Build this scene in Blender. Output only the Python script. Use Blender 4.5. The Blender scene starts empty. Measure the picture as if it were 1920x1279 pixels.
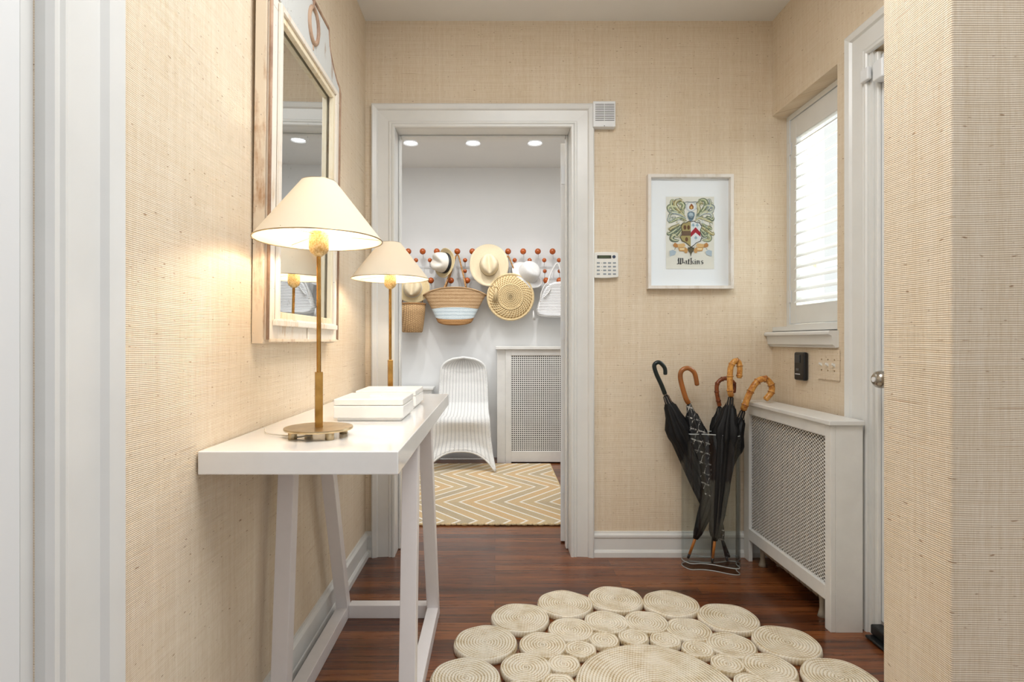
import bpy, math, random
from mathutils import Vector, Matrix
random.seed(7)
C = bpy.context.scene.collection
S = bpy.context.scene
R = math.radians
PI = math.pi

# ------------------------------------------------------------------ camera, world, lights, exposure
CZ = 1.013                      # eye height above the floor
F = 1040.0                      # focal length in pixels of a 1920 wide frame
cam = bpy.data.objects.new('camera', bpy.data.cameras.new('camera')); C.objects.link(cam)
cam.location = (0, 0, CZ); cam.rotation_euler = (R(90), 0, 0)
cam.data.lens = 36 * F / 1920; cam.data.sensor_width = 36
cam.data.shift_x = 32 / 1920; cam.data.clip_start = .02
S.camera = cam
S.view_settings.view_transform = 'Standard'; S.view_settings.look = 'None'
S.view_settings.exposure = 0.68; S.view_settings.gamma = 1; S.view_settings.use_curve_mapping = False
w = bpy.data.worlds.new('daylight'); S.world = w; w.use_nodes = True
w.node_tree.nodes['Background'].inputs[0].default_value = (0.95, 0.98, 1.0, 1)
w.node_tree.nodes['Background'].inputs[1].default_value = 0.60

def area(name, loc, rot, sx, sy, power, col=(1, 1, 1)):
    l = bpy.data.lights.new(name, 'AREA'); l.shape = 'RECTANGLE'; l.size = sx; l.size_y = sy
    l.energy = power; l.color = col
    o = bpy.data.objects.new(name, l); o.location = loc; o.rotation_euler = rot; C.objects.link(o); return o
def point(name, loc, power, r=.03, col=(1, 1, 1)):
    l = bpy.data.lights.new(name, 'POINT'); l.energy = power; l.shadow_soft_size = r; l.color = col
    o = bpy.data.objects.new(name, l); o.location = loc; C.objects.link(o); return o
def spot(name, loc, target, power, size=110, blend=.6, r=.03, col=(1, 1, 1)):
    l = bpy.data.lights.new(name, 'SPOT'); l.energy = power; l.spot_size = R(size); l.spot_blend = blend
    l.shadow_soft_size = r; l.color = col
    o = bpy.data.objects.new(name, l); o.location = loc
    o.rotation_euler = (Vector(target) - Vector(loc)).to_track_quat('-Z', 'Y').to_euler(); C.objects.link(o); return o
area('hall_fill_light', (.35, .9, 2.50), (0, 0, 0), 1.0, 1.0, 19, (.96, .985, 1))  # unseen fill light added under the hall ceiling, no fixture modelled
area('window_daylight', (1.95, 2.42, 1.60), (0, R(90), 0), 1.3, .9, 22, (.88, .95, 1))
area('mudroom_fill_light', (-.1, 3.42, 2.50), (0, 0, 0), 2.2, .85, 17, (.97, .985, 1))  # broad fill added to brighten the mudroom, besides its three spots
LAMPS = [(-.416, 1.31), (-.402, 2.13)]

# ------------------------------------------------------------------ helpers
def wx(px, Y): return (px - 928) * Y / F
def wz(py, Y): return CZ - (py - 640) * Y / F
def at(px, py, Y): return Vector((wx(px, Y), Y, wz(py, Y)))

def loc_of(o):
    v = Vector((0, 0, 0))
    while o is not None: v += o.location; o = o.parent
    return v

class MB:
    def __init__(s): s.v = []; s.f = []; s.mi = []; s.cur = 0
    def add(s, vs, fs):
        n = len(s.v); s.v += [tuple(p) for p in vs]
        for f in fs: s.f.append(tuple(i + n for i in f)); s.mi.append(s.cur)
        return s
    def box(s, x0, x1, y0, y1, z0, z1):
        x0, x1 = sorted((x0, x1)); y0, y1 = sorted((y0, y1)); z0, z1 = sorted((z0, z1))
        vs = [(x0,y0,z0),(x1,y0,z0),(x1,y1,z0),(x0,y1,z0),(x0,y0,z1),(x1,y0,z1),(x1,y1,z1),(x0,y1,z1)]
        return s.add(vs, [(0,3,2,1),(4,5,6,7),(0,1,5,4),(1,2,6,5),(2,3,7,6),(3,0,4,7)])
    def hexa(s, b, t):          # 4 bottom corners, 4 top corners (same winding, ccw from above)
        return s.add(list(b) + list(t), [(3,2,1,0),(4,5,6,7),(0,1,5,4),(1,2,6,5),(2,3,7,6),(3,0,4,7)])
    def rings(s, rs, cap0=True, cap1=True, closed=True):
        n = len(rs[0]); vs = [p for r in rs for p in r]; fs = []
        for i in range(len(rs) - 1):
            for j in range(n if closed else n - 1):
                k = (j + 1) % n
                fs.append((i*n+j, i*n+k, (i+1)*n+k, (i+1)*n+j))
        if cap0: fs.append(tuple(range(n))[::-1])
        if cap1: fs.append(tuple((len(rs)-1)*n + j for j in range(n)))
        return s.add(vs, fs)
    def lathe(s, prof, c=(0,0,0), seg=32, axis='z', cap0=True, cap1=True):
        rs = []
        for r, h in prof:
            ring = []
            for j in range(seg):
                a = 2*PI*j/seg; p = (r*math.cos(a), r*math.sin(a), h)
                if axis == 'y': p = (p[0], h, -p[1])
                if axis == 'x': p = (h, p[0], p[1])
                ring.append((p[0]+c[0], p[1]+c[1], p[2]+c[2]))
            rs.append(ring)
        return s.rings(rs, cap0, cap1)
    def tube(s, path, r, seg=10, caps=True, closed=False):
        P = [Vector(p) for p in path]; n = len(P)
        rad = r if isinstance(r, (list, tuple)) else [r]*n
        rs = []; T0 = None; N = None
        for i in range(n):
            if closed: T = P[(i+1) % n] - P[(i-1) % n]
            else: T = P[min(i+1, n-1)] - P[max(i-1, 0)]
            T.normalize()
            if N is None:
                N = T.orthogonal().normalized()
            else:
                N = T0.rotation_difference(T) @ N
                N = (N - N.dot(T)*T).normalized()
            B = T.cross(N); T0 = T
            rs.append([P[i] + rad[i]*(math.cos(2*PI*j/seg)*N + math.sin(2*PI*j/seg)*B) for j in range(seg)])
        if closed: rs.append(rs[0])
        return s.rings(rs, caps and not closed, caps and not closed)
    def ball(s, c, r, seg=16, sc=(1,1,1)):
        n = seg//2; rs = []
        for i in range(n+1):
            t = PI*i/n; rr = max(math.sin(t), .001)
            rs.append([(c[0]+sc[0]*r*rr*math.cos(2*PI*j/seg), c[1]+sc[1]*r*rr*math.sin(2*PI*j/seg), c[2]-sc[2]*r*math.cos(t)) for j in range(seg)])
        return s.rings(rs)
    def prism(s, poly, axis, d0, d1):    # poly of 2D points; axis = extrusion axis
        def P(u, v, d): return {'x': (d,u,v), 'y': (u,d,v), 'z': (u,v,d)}[axis]
        n = len(poly)
        vs = [P(u,v,d0) for u,v in poly] + [P(u,v,d1) for u,v in poly]
        fs = [tuple(range(n)), tuple(range(2*n-1, n-1, -1))]
        fs += [(i, i+n, (i+1)%n+n, (i+1)%n) for i in range(n)]
        return s.add(vs, fs)
    def build(s, name, mats, parent=None, bevel=0, smooth=False, origin=None, bseg=2, subsurf=0, solid=0, fix=True):
        off = Vector(origin) if origin is not None else (loc_of(parent) if parent else Vector((0,0,0)))
        me = bpy.data.meshes.new(name)
        me.from_pydata([tuple(Vector(p)-off) for p in s.v], [], s.f)
        if not isinstance(mats, (list, tuple)): mats = [mats]
        for m in mats: me.materials.append(m)
        for p, i in zip(me.polygons, s.mi): p.material_index = i; p.use_smooth = bool(smooth)
        if fix:
            import bmesh
            bm = bmesh.new(); bm.from_mesh(me); bmesh.ops.recalc_face_normals(bm, faces=bm.faces); bm.to_mesh(me); bm.free()
        o = bpy.data.objects.new(name, me); C.objects.link(o)
        if parent is not None:
            o.parent = parent
            if origin is not None: o.location = off - loc_of(parent)
        elif origin is not None: o.location = off
        if solid: m = o.modifiers.new('Solid', 'SOLIDIFY'); m.thickness = solid; m.offset = 0
        if subsurf: m = o.modifiers.new('Sub', 'SUBSURF'); m.levels = m.render_levels = subsurf
        if bevel:
            m = o.modifiers.new('Bevel', 'BEVEL'); m.width = bevel; m.segments = bseg; m.limit_method = 'ANGLE'; m.angle_limit = R(40)
        if smooth == 'auto':
            try: me.set_sharp_from_angle(angle=R(35))
            except Exception: pass
        return o

def tag(o, label, cat=None, group=None, kind=None):
    if label: o['label'] = label
    if cat: o['category'] = cat
    if group: o['group'] = group
    if kind: o['kind'] = kind
    return o
def thing(name, label, cat, loc=(0,0,0), group=None):
    o = bpy.data.objects.new(name, None); o.empty_display_size = .05; C.objects.link(o); o.location = loc
    return tag(o, label, cat, group)
def struct(mb, name, m, label, cat, **k):
    return tag(mb.build(name, m, **k), label, cat, kind='structure')
def cr(pts, n=8, closed=False):
    P = [Vector(p) for p in pts]; out = []; N = len(P)
    for i in range(N if closed else N-1):
        if closed: a,b,c,d = P[(i-1)%N],P[i],P[(i+1)%N],P[(i+2)%N]
        else: a,b,c,d = P[max(i-1,0)],P[i],P[i+1],P[min(i+2,N-1)]
        for k in range(n):
            t = k/n
            out.append(.5*((2*b)+(-a+c)*t+(2*a-5*b+4*c-d)*t*t+(-a+3*b-3*c+d)*t**3))
    if not closed: out.append(P[-1].copy())
    return out

# ------------------------------------------------------------------ materials
def lin(h):
    r = [int(h[i:i+2], 16)/255 for i in (0,2,4)]
    return tuple(c/12.92 if c <= .04045 else ((c+.055)/1.055)**2.4 for c in r) + (1,)
class NT:
    def __init__(s, name):
        s.m = bpy.data.materials.new(name); s.m.use_nodes = True; s.t = s.m.node_tree
        s.b = s.t.nodes['Principled BSDF']
    def n(s, ty, **k):
        x = s.t.nodes.new(ty)
        for a, v in k.items(): setattr(x, a, v)
        return x
    def l(s, a, b): s.t.links.new(a, b)
    def put(s, sock, v):
        if hasattr(v, 'is_output') or hasattr(v, 'links') : s.l(v, sock)
        else: sock.default_value = v
    def math(s, op, a, b=None, c=None):
        x = s.n('ShaderNodeMath', operation=op); s.put(x.inputs[0], a)
        if b is not None: s.put(x.inputs[1], b)
        if c is not None: s.put(x.inputs[2], c)
        return x.outputs[0]
    def mixc(s, f, a, b, mode='MIX'):
        x = s.n('ShaderNodeMix', data_type='RGBA', blend_type=mode); s.put(x.inputs[0], f); s.put(x.inputs[6], a); s.put(x.inputs[7], b)
        return x.outputs[2]
    def noise(s, vec, scale, detail=2, rough=.5):
        x = s.n('ShaderNodeTexNoise'); s.l(vec, x.inputs['Vector']); x.inputs['Scale'].default_value = scale
        x.inputs['Detail'].default_value = detail; x.inputs['Roughness'].default_value = rough; return x.outputs[0]
    def ramp(s, f, stops):
        x = s.n('ShaderNodeValToRGB'); s.l(f, x.inputs[0]); e = x.color_ramp.elements
        while len(e) < len(stops): e.new(.5)
        for el, (p, c) in zip(e, stops): el.position = p; el.color = c if len(c) == 4 else (*c, 1)
        return x.outputs[0]
    def step(s, f, lo, hi):
        x = s.n('ShaderNodeMapRange'); x.clamp = True; s.l(f, x.inputs[0]); x.inputs[1].default_value = lo; x.inputs[2].default_value = hi
        return x.outputs[0]
    def pos(s): return s.n('ShaderNodeNewGeometry').outputs['Position']
    def obj(s): return s.n('ShaderNodeTexCoord').outputs['Object']
    def sep(s, v): x = s.n('ShaderNodeSeparateXYZ'); s.l(v, x.inputs[0]); return x.outputs
    def comb(s, a, b, c=0.0):
        x = s.n('ShaderNodeCombineXYZ'); s.put(x.inputs[0], a); s.put(x.inputs[1], b); s.put(x.inputs[2], c); return x.outputs[0]
    def bump(s, h, strength=.3, dist=.002):
        x = s.n('ShaderNodeBump'); x.inputs['Strength'].default_value = strength; x.inputs['Distance'].default_value = dist
        s.l(h, x.inputs['Height']); s.l(x.outputs[0], s.b.inputs['Normal'])
    def col(s, c): s.put(s.b.inputs['Base Color'], c)
    def rough(s, r): s.put(s.b.inputs['Roughness'], r)

def simple(name, hexc, rough=.5, metal=0, coat=0, wear=0.04, scale=40, bump=0, spec=None, trans=0, ior=None):
    t = NT(name); c = lin(hexc)
    if wear:
        n = t.noise(t.obj(), scale, 3)
        d = tuple(x*(1-wear*2) for x in c[:3]) + (1,)
        t.col(t.ramp(n, [(.3, d), (.6, c)]))
        if bump: t.bump(n, bump, .001)
    else: t.col(c)
    t.rough(rough); t.b.inputs['Metallic'].default_value = metal
    if coat: t.b.inputs['Coat Weight'].default_value = coat; t.b.inputs['Coat Roughness'].default_value = .08
    if spec is not None: t.b.inputs['Specular IOR Level'].default_value = spec
    if trans: t.b.inputs['Transmission Weight'].default_value = trans
    if ior: t.b.inputs['IOR'].default_value = ior
    return t.m

def grasscloth(name, base, dark):
    t = NT(name); p = t.sep(t.pos()); u = t.math('ADD', p[0], p[1]); z = p[2]
    wob = t.noise(t.comb(t.math('MULTIPLY', u, 3), t.math('MULTIPLY', z, 3)), 1, 1)
    zz = t.math('ADD', z, t.math('MULTIPLY', wob, .012))
    th = t.noise(t.comb(t.math('MULTIPLY', u, 6), t.math('MULTIPLY', zz, 400)), 1, 2, .6)
    th2 = t.noise(t.comb(t.math('MULTIPLY', u, 1.2), t.math('MULTIPLY', zz, 120)), 1, 1, .6)
    wp = t.noise(t.comb(t.math('MULTIPLY', u, 420), t.math('MULTIPLY', z, 26)), 1, 2, .6)
    wp2 = t.noise(t.comb(t.math('MULTIPLY', u, 70), t.math('MULTIPLY', z, 1.2)), 1, 2, .7)
    blo = t.noise(t.comb(t.math('MULTIPLY', u, 2.0), t.math('MULTIPLY', z, 1.6)), 1, 3, .6)
    sn = t.math('ADD', t.math('MULTIPLY', t.math('SINE', t.math('ADD', t.math('MULTIPLY', zz, 2*PI/.0034), t.math('MULTIPLY', wob, 5))), .5), .5)
    f = t.math('ADD', t.math('MULTIPLY', t.step(th, .2, .8), .22), t.math('MULTIPLY', t.step(th2, .2, .8), .10))
    f = t.math('ADD', f, t.math('MULTIPLY', sn, .20))
    f = t.math('ADD', f, t.math('MULTIPLY', t.step(wp, .3, .7), .18))
    f = t.math('ADD', f, t.math('MULTIPLY', t.step(wp2, .3, .7), .15))
    f = t.math('ADD', f, t.math('MULTIPLY', t.step(blo, .2, .8), .15))
    c = t.ramp(f, [(.12, lin(dark)), (.85, lin(base))])
    sl = t.noise(t.comb(t.math('MULTIPLY', u, 55), t.math('MULTIPLY', zz, 170)), 1, 1)
    c = t.mixc(t.math('MULTIPLY', t.step(sl, .70, .78), .75), c, lin('94704c'))
    sl2 = t.noise(t.comb(t.math('MULTIPLY', u, 7), t.math('MULTIPLY', zz, 260)), 1, 0)
    c = t.mixc(t.math('MULTIPLY', t.step(sl2, .78, .86), .35), c, lin('9c7046'))
    t.col(c); t.rough(.85); t.b.inputs['Specular IOR Level'].default_value = .25
    t.bump(t.math('ADD', t.math('ADD', th, sn), t.math('MULTIPLY', wp, .4)), .4, .0012)
    return t.m

def wood_floor():
    t = NT('dark_oak_floor'); P = t.pos(); p = t.sep(P)
    b = t.n('ShaderNodeTexBrick'); b.offset = .37; b.offset_frequency = 2; b.squash = 1
    t.l(t.comb(p[0], p[1]), b.inputs['Vector']); b.inputs['Scale'].default_value = 1
    b.inputs['Brick Width'].default_value = .83; b.inputs['Row Height'].default_value = .057
    b.inputs['Mortar Size'].default_value = .0009; b.inputs['Mortar Smooth'].default_value = .2; b.inputs['Bias'].default_value = 0
    b.inputs['Color1'].default_value = (0, 0, 0, 1); b.inputs['Color2'].default_value = (1, 1, 1, 1); b.inputs['Mortar'].default_value = (.5, .5, .5, 1)
    row = t.math('FLOOR', t.math('DIVIDE', p[1], .057))
    ofs = t.math('MULTIPLY', row, 3.71)
    g = t.noise(t.comb(t.math('ADD', t.math('MULTIPLY', p[0], 3.2), ofs), t.math('MULTIPLY', p[1], 75), ofs), 1, 4, .62)
    g2 = t.noise(t.comb(t.math('ADD', t.math('MULTIPLY', p[0], 9), ofs), t.math('MULTIPLY', p[1], 260)), 1, 2, .6)
    f = t.math('ADD', t.math('MULTIPLY', b.outputs[0], .28), t.math('MULTIPLY', g, .62))
    f = t.math('ADD', f, t.math('MULTIPLY', g2, .12))
    c = t.ramp(f, [(.25, lin('2c150b')), (.42, lin('542a13')), (.56, lin('78421f')), (.78, lin('9d6134'))])
    c = t.mixc(t.math('MULTIPLY', t.step(g2, .54, .70), .8), c, lin('26110a'))
    c = t.mixc(b.outputs[1], c, lin('170a06'))
    t.col(c); t.rough(t.math('ADD', .20, t.math('MULTIPLY', g, .18)))
    t.b.inputs['Coat Weight'].default_value = .35; t.b.inputs['Coat Roughness'].default_value = .12
    t.bump(t.math('SUBTRACT', t.math('MULTIPLY', g2, .3), b.outputs[1]), .25, .001)
    return t.m

M = {}
M['paper'] = grasscloth('natural_grasscloth', 'f4e9d8', 'cfb793')
M['floor'] = wood_floor()
M['trim'] = simple('white_gloss_trim', 'e3e3e0', .28, wear=.02, scale=9, bump=.08)
M['wall_white'] = simple('white_wall_paint', 'e6e7e7', .7, wear=.01, scale=5)
M['ceil'] = simple('white_ceiling_paint', 'e8e7e4', .8, wear=.01, scale=4)
M['lacquer'] = simple('white_lacquer', 'f3f2f0', .12, wear=.01, coat=.6)
M['legs'] = simple('table_leg_paint', 'e8e3e2', .35, wear=.01)
M['cover'] = simple('radiator_cover_paint', 'e6e5e1', .35, wear=.03, scale=14, bump=.1)
M['dark'] = simple('painted_recess_shade', '15120f', .8)  # near-black colour standing in for shade behind the cover grilles
M['iron'] = simple('painted_cast_iron', 'a89c8a', .6, wear=.1)
M['black'] = simple('black_plastic', '17191c', .3)
M['grey'] = simple('grey_plastic', '33373b', .35)
M['nickel'] = simple('brushed_nickel', 'b0aaa0', .25, metal=1)
M['rubber'] = simple('black_threshold', '121516', .35)
M['alab'] = simple('white_alabaster', 'f4f2ee', .3, wear=.03, scale=18)
M['alab'].node_tree.nodes['Principled BSDF'].inputs['Subsurface Weight'].default_value = .15
M['alab'].node_tree.nodes['Principled BSDF'].inputs['Subsurface Radius'].default_value = (.02, .02, .02)
M['plastic'] = simple('white_plastic', 'e6e8ea', .35, wear=.01)
M['ivory'] = simple('offwhite_plastic', 'e9e8e2', .35, wear=.01)
M['slot'] = simple('grille_shadow_plastic', '6d6c6b', .6)
M['lcd'] = simple('green_lcd', '4c5846', .15)
M['bluebtn'] = simple('dark_blue_button', '34435a', .4)
M['btn'] = simple('grey_rubber_button', '8f989f', .5)

def brass(name, a, b, rough=.25):
    t = NT(name); n = t.noise(t.obj(), 25, 3)
    t.col(t.ramp(n, [(.3, lin(a)), (.65, lin(b))])); t.b.inputs['Metallic'].default_value = 1; t.rough(rough); return t.m
M['brass'] = brass('aged_brass', '96692f', 'c2924f', .24)
M['brass_dull'] = brass('dull_brass', 'a39070', 'c3b08e', .3)
def socket():
    t = NT('speckled_gold_socket'); n = t.noise(t.obj(), 260, 2)
    t.col(t.ramp(n, [(.42, lin('e0c998')), (.6, lin('c6a465'))])); t.rough(.4); t.b.inputs['Metallic'].default_value = .4; return t.m
M['socket'] = socket()
def shade():
    t = NT('cream_lamp_shade'); t.col(lin('eee0c8')); t.rough(.9)
    tr = t.n('ShaderNodeBsdfTranslucent'); tr.inputs[0].default_value = lin('f7e3c2')
    mx = t.n('ShaderNodeMixShader'); mx.inputs[0].default_value = .075
    out = t.t.nodes['Material Output']; t.l(t.b.outputs[0], mx.inputs[1]); t.l(tr.outputs[0], mx.inputs[2]); t.l(mx.outputs[0], out.inputs[0])
    return t.m
M['shade'] = shade()
def emis(name, c, s):
    t = NT(name); t.col(lin(c)); t.b.inputs['Emission Color'].default_value = lin(c); t.b.inputs['Emission Strength'].default_value = s; return t.m
M['bulb'] = emis('warm_bulb', 'ffe2b0', 3)
M['spotlit'] = emis('ceiling_bulb', 'ffffff', 2)
M['mirror'] = NT('antique_mirror').m
def mirror():
    t = NT('antique_mirror_glass'); n = t.noise(t.obj(), 14, 5, .7); n2 = t.noise(t.obj(), 60, 3, .7)
    s = t.math('MULTIPLY', t.step(n, .60, .68), t.step(n2, .55, .66))
    t.col(t.mixc(s, lin('e4e8ea'), lin('4a4034'))); t.b.inputs['Metallic'].default_value = 1
    t.rough(t.math('ADD', .015, t.math('MULTIPLY', s, .5))); return t.m
M['mirror'] = mirror()
def distress(name, paint, wood, lo=.5, hi=.62, dots=True):
    t = NT(name); p = t.sep(t.obj())
    g = t.noise(t.comb(t.math('MULTIPLY', p[1], 40), t.math('MULTIPLY', p[2], 7), t.math('MULTIPLY', p[0], 40)), 1, 5, .65)
    g2 = t.noise(t.obj(), 8, 5, .7)
    f = t.math('ADD', t.math('MULTIPLY', g, .6), t.math('MULTIPLY', g2, .4))
    c = t.mixc(t.step(f, lo, hi), lin(paint), lin(wood))
    if dots:
        d = t.noise(t.obj(), 130, 2); c = t.mixc(t.step(d, .73, .78), c, lin('5d4b3c'))
    t.col(c); t.rough(.65); t.bump(f, .35, .003); return t.m
M['frame_pale'] = distress('whitewashed_frame', 'eee6da', 'd6bd9d', .54, .66)
M['frame_side'] = distress('worn_frame_side', 'e4d4bd', 'b8906c', .52, .66)
M['frame_grey'] = distress('blue_grey_crackle_paint', 'd6d8d6', 'a68d76', .55, .66)
M['frame_edge'] = distress('worn_edge_wood', 'bfa087', '957560', .45, .6, False)
M['frame_gold'] = distress('pale_gilt_slip', 'f1e4c8', 'dcc08e', .5, .7, False)
M['pic_frame'] = distress('whitewashed_picture_wood', 'e6e0d8', 'cfc4b4', .5, .66, False)
def glass(name, tint='ffffff', rough=0.0, edge=.0, ior=1.45):
    t = NT(name); t.t.nodes.remove(t.b)
    tr = t.n('ShaderNodeBsdfTransparent'); gl = t.n('ShaderNodeBsdfGlossy'); gl.inputs['Roughness'].default_value = rough
    lw = t.n('ShaderNodeLayerWeight'); lw.inputs['Blend'].default_value = .5
    tc = t.mixc(t.math('MULTIPLY', t.math('POWER', lw.outputs['Facing'], 2.5), edge), lin(tint), lin('8f989a'))
    t.l(tc, tr.inputs[0])
    f0 = ((ior-1)/(ior+1))**2
    fr = t.math('ADD', t.math('MULTIPLY', t.math('POWER', lw.outputs['Facing'], 5), .75*min(1, f0/.03)), f0)
    mx = t.n('ShaderNodeMixShader'); t.l(fr, mx.inputs[0]); t.l(tr.outputs[0], mx.inputs[1]); t.l(gl.outputs[0], mx.inputs[2])
    t.l(mx.outputs[0], t.t.nodes['Material Output'].inputs[0]); return t.m
M['acrylic'] = glass('clear_acrylic', 'fafcfc', .03, .2)
M['pane'] = glass('window_glass', 'fbfdfd')

def coil():
    t = NT('bleached_jute_braid'); p = t.sep(t.obj())
    r = t.math('SQRT', t.math('ADD', t.math('MULTIPLY', p[0], p[0]), t.math('MULTIPLY', p[1], p[1])))
    a = t.math('ARCTAN2', p[1], p[0])
    rr = t.math('ADD', t.math('DIVIDE', r, .0095), t.math('DIVIDE', a, 2*PI))
    ring = t.math('ABSOLUTE', t.math('SINE', t.math('MULTIPLY', rr, PI)))
    st = t.math('ABSOLUTE', t.math('SINE', t.math('ADD', t.math('MULTIPLY', t.math('MULTIPLY', a, t.math('FLOOR', rr)), 3.2), t.math('MULTIPLY', rr, 2.2))))
    h = t.math('ADD', t.math('MULTIPLY', ring, .7), t.math('MULTIPLY', st, .3))
    n = t.noise(t.pos(), 16, 4, .65); n2 = t.noise(t.pos(), 300, 2)
    c = t.ramp(t.math('ADD', t.math('MULTIPLY', h, .45), t.math('MULTIPLY', n, .7)), [(.30, lin('a08258')), (.48, lin('d2bf9b')), (.74, lin('f0e7d5'))])
    c = t.mixc(t.math('MULTIPLY', t.step(n2, .62, .8), .35), c, lin('a98f68'))
    t.col(c); t.rough(.9); t.bump(t.math('ADD', h, t.math('MULTIPLY', n2, .5)), .8, .004); return t.m
M['coil'] = coil()

def chevron():
    t = NT('chevron_jute_weave'); p = t.sep(t.pos())
    tri = t.math('PINGPONG', t.math('SUBTRACT', p[1], 2.73), .36)
    wob = t.math('MULTIPLY', t.noise(t.pos(), 30, 2), .006)
    v = t.math('ADD', t.math('SUBTRACT', t.math('SUBTRACT', p[0], t.math('MULTIPLY', tri, .85)), wob), 2.0)
    q = t.math('DIVIDE', v, .094)
    fr = t.math('FRACT', q); white = t.math('GREATER_THAN', fr, .82)
    odd = t.math('FRACT', t.math('MULTIPLY', t.math('FLOOR', q), .37))
    braid = t.math('ABSOLUTE', t.math('SINE', t.math('MULTIPLY', q, 5*PI)))
    st = t.noise(t.comb(t.math('MULTIPLY', p[0], 150), t.math('MULTIPLY', p[1], 90)), 1, 3, .7)
    n = t.noise(t.pos(), 4, 3)
    tan = t.ramp(t.math('ADD', t.math('MULTIPLY', odd, .5), t.math('MULTIPLY', n, .5)), [(.3, lin('d9b98c')), (.55, lin('cfba94')), (.75, lin('b8ab93'))])
    tan = t.mixc(t.math('MULTIPLY', t.step(st, .45, .7), .4), tan, lin('a98d68'))
    c = t.mixc(white, tan, lin('f1ebe0'))
    t.col(c); t.rough(.9); t.bump(t.math('ADD', braid, st), .5, .003); return t.m
M['chev'] = chevron()

def wicker(name, a, b, su, sv, bumps=.8, obj=True):
    t = NT(name); p = t.sep(t.obj())
    ang = t.math('ADD', p[0], t.math('MULTIPLY', p[1], .6))
    w1 = t.math('SINE', t.math('MULTIPLY', ang, su*PI)); w2 = t.math('SINE', t.math('ADD', t.math('MULTIPLY', p[2], sv*PI), t.math('MULTIPLY', t.math('SIGN', w1), PI/2)))
    h = t.math('ADD', t.math('MULTIPLY', t.math('ABSOLUTE', w1), .55), t.math('MULTIPLY', t.math('ADD', w2, 1), .25))
    n = t.noise(t.comb(t.math('MULTIPLY', p[0], 30), t.math('MULTIPLY', p[2], 120), p[1]), 1, 2)
    t.col(t.ramp(t.math('ADD', t.math('MULTIPLY', h, .65), t.math('MULTIPLY', n, .35)), [(.18, lin(a)), (.62, lin(b))]))
    t.rough(.7); t.bump(h, bumps, .004); return t.m
def chairweave():
    t = NT('white_painted_wicker'); uv = t.n('ShaderNodeUVMap'); p = t.sep(uv.outputs[0])
    rib = t.math('POWER', t.math('ABSOLUTE', t.math('SINE', t.math('MULTIPLY', p[0], 15*PI))), .7)
    col_ = t.math('FLOOR', t.math('MULTIPLY', p[0], 30))
    wv = t.math('ABSOLUTE', t.math('SINE', t.math('ADD', t.math('MULTIPLY', p[1], 130*PI), t.math('MULTIPLY', col_, PI/2))))
    h = t.math('ADD', t.math('MULTIPLY', rib, .6), t.math('MULTIPLY', wv, .4))
    t.col(t.ramp(h, [(.1, lin('9fa3a6')), (.5, lin('eeeeec')), (1, lin('f6f6f4'))])); t.rough(.6); t.bump(h, .9, .006); return t.m
M['wick_white'] = chairweave()
M['wick_rim'] = simple('white_wicker_binding', 'ecedec', .6, wear=.08, scale=120, bump=.5)
M['basket'] = wicker('honey_willow_weave', '6e4c28', 'c7a274', 60, 130, 1)
def braidmat(name, a, b, c3):
    t = NT(name); p = t.sep(t.obj())
    zig = t.math('PINGPONG', p[0], .012)
    v = t.math('ADD', t.math('MULTIPLY', p[2], 1), zig)
    h = t.math('ABSOLUTE', t.math('SINE', t.math('MULTIPLY', v, 300)))
    row = t.math('ABSOLUTE', t.math('SINE', t.math('MULTIPLY', p[2], 110)))
    n = t.noise(t.obj(), 90, 3, .7)
    f = t.math('ADD', t.math('ADD', t.math('MULTIPLY', h, .3), t.math('MULTIPLY', row, .2)), t.math('MULTIPLY', n, .5))
    t.col(t.ramp(f, [(.25, lin(a)), (.5, lin(b)), (.75, lin(c3))])); t.rough(.85); t.bump(f, .9, .006); return t.m
M['sea_tan'] = braidmat('tan_seagrass_braid', '6e4c2a', 'b08c62', 'd2b48e')
M['sea_blue'] = braidmat('pale_blue_seagrass_braid', '93a7b2', 'c5d5dc', 'e8f0f2')
M['sea_brown'] = braidmat('brown_seagrass_braid', '5f3d1d', 'a47445', 'c89c66')
def crochet():
    t = NT('cream_raffia_crochet'); p = t.sep(t.obj())
    r = t.math('SQRT', t.math('ADD', t.math('MULTIPLY', p[0], p[0]), t.math('MULTIPLY', p[2], p[2])))
    a = t.math('ARCTAN2', p[2], p[0])
    rg = t.math('MULTIPLY', r, 1/.0145)
    ring = t.math('ABSOLUTE', t.math('SINE', t.math('MULTIPLY', rg, PI)))
    hol = t.math('SINE', t.math('ADD', t.math('MULTIPLY', a, 40), t.math('MULTIPLY', rg, 2.3)))
    h = t.math('ADD', t.math('MULTIPLY', ring, .5), t.math('MULTIPLY', t.math('ADD', hol, 1), .25))
    n = t.noise(t.obj(), 80, 2)
    c = t.ramp(h, [(.16, lin('5e4526')), (.34, lin('cdab74')), (.8, lin('ecd8ac'))])
    t.col(t.mixc(t.math('MULTIPLY', n, .3), c, lin('b99b6b'))); t.rough(.85); t.bump(h, 1, .006); return t.m
M['crochet'] = crochet()
M['raffia'] = simple('cream_raffia', 'e0c99c', .85, wear=.15, scale=120, bump=.5)
M['panama'] = simple('cream_panama_straw', 'e2d2b2', .75, wear=.05, scale=200, bump=.3)
M['panama2'] = simple('pale_panama_straw', 'e0dace', .75, wear=.05, scale=200, bump=.3)
M['strawbrim'] = simple('straw_brim', 'd8c396', .75, wear=.08, scale=200, bump=.3)
M['whitehat'] = simple('white_cotton', 'dddcda', .8, wear=.03, scale=90)
M['hatband_black'] = simple('black_ribbon', '15171a', .6)
M['hatband_white'] = simple('white_ribbon', 'e9ecf0', .6)
M['hatcord'] = simple('brown_cord', '6b5238', .6)
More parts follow.
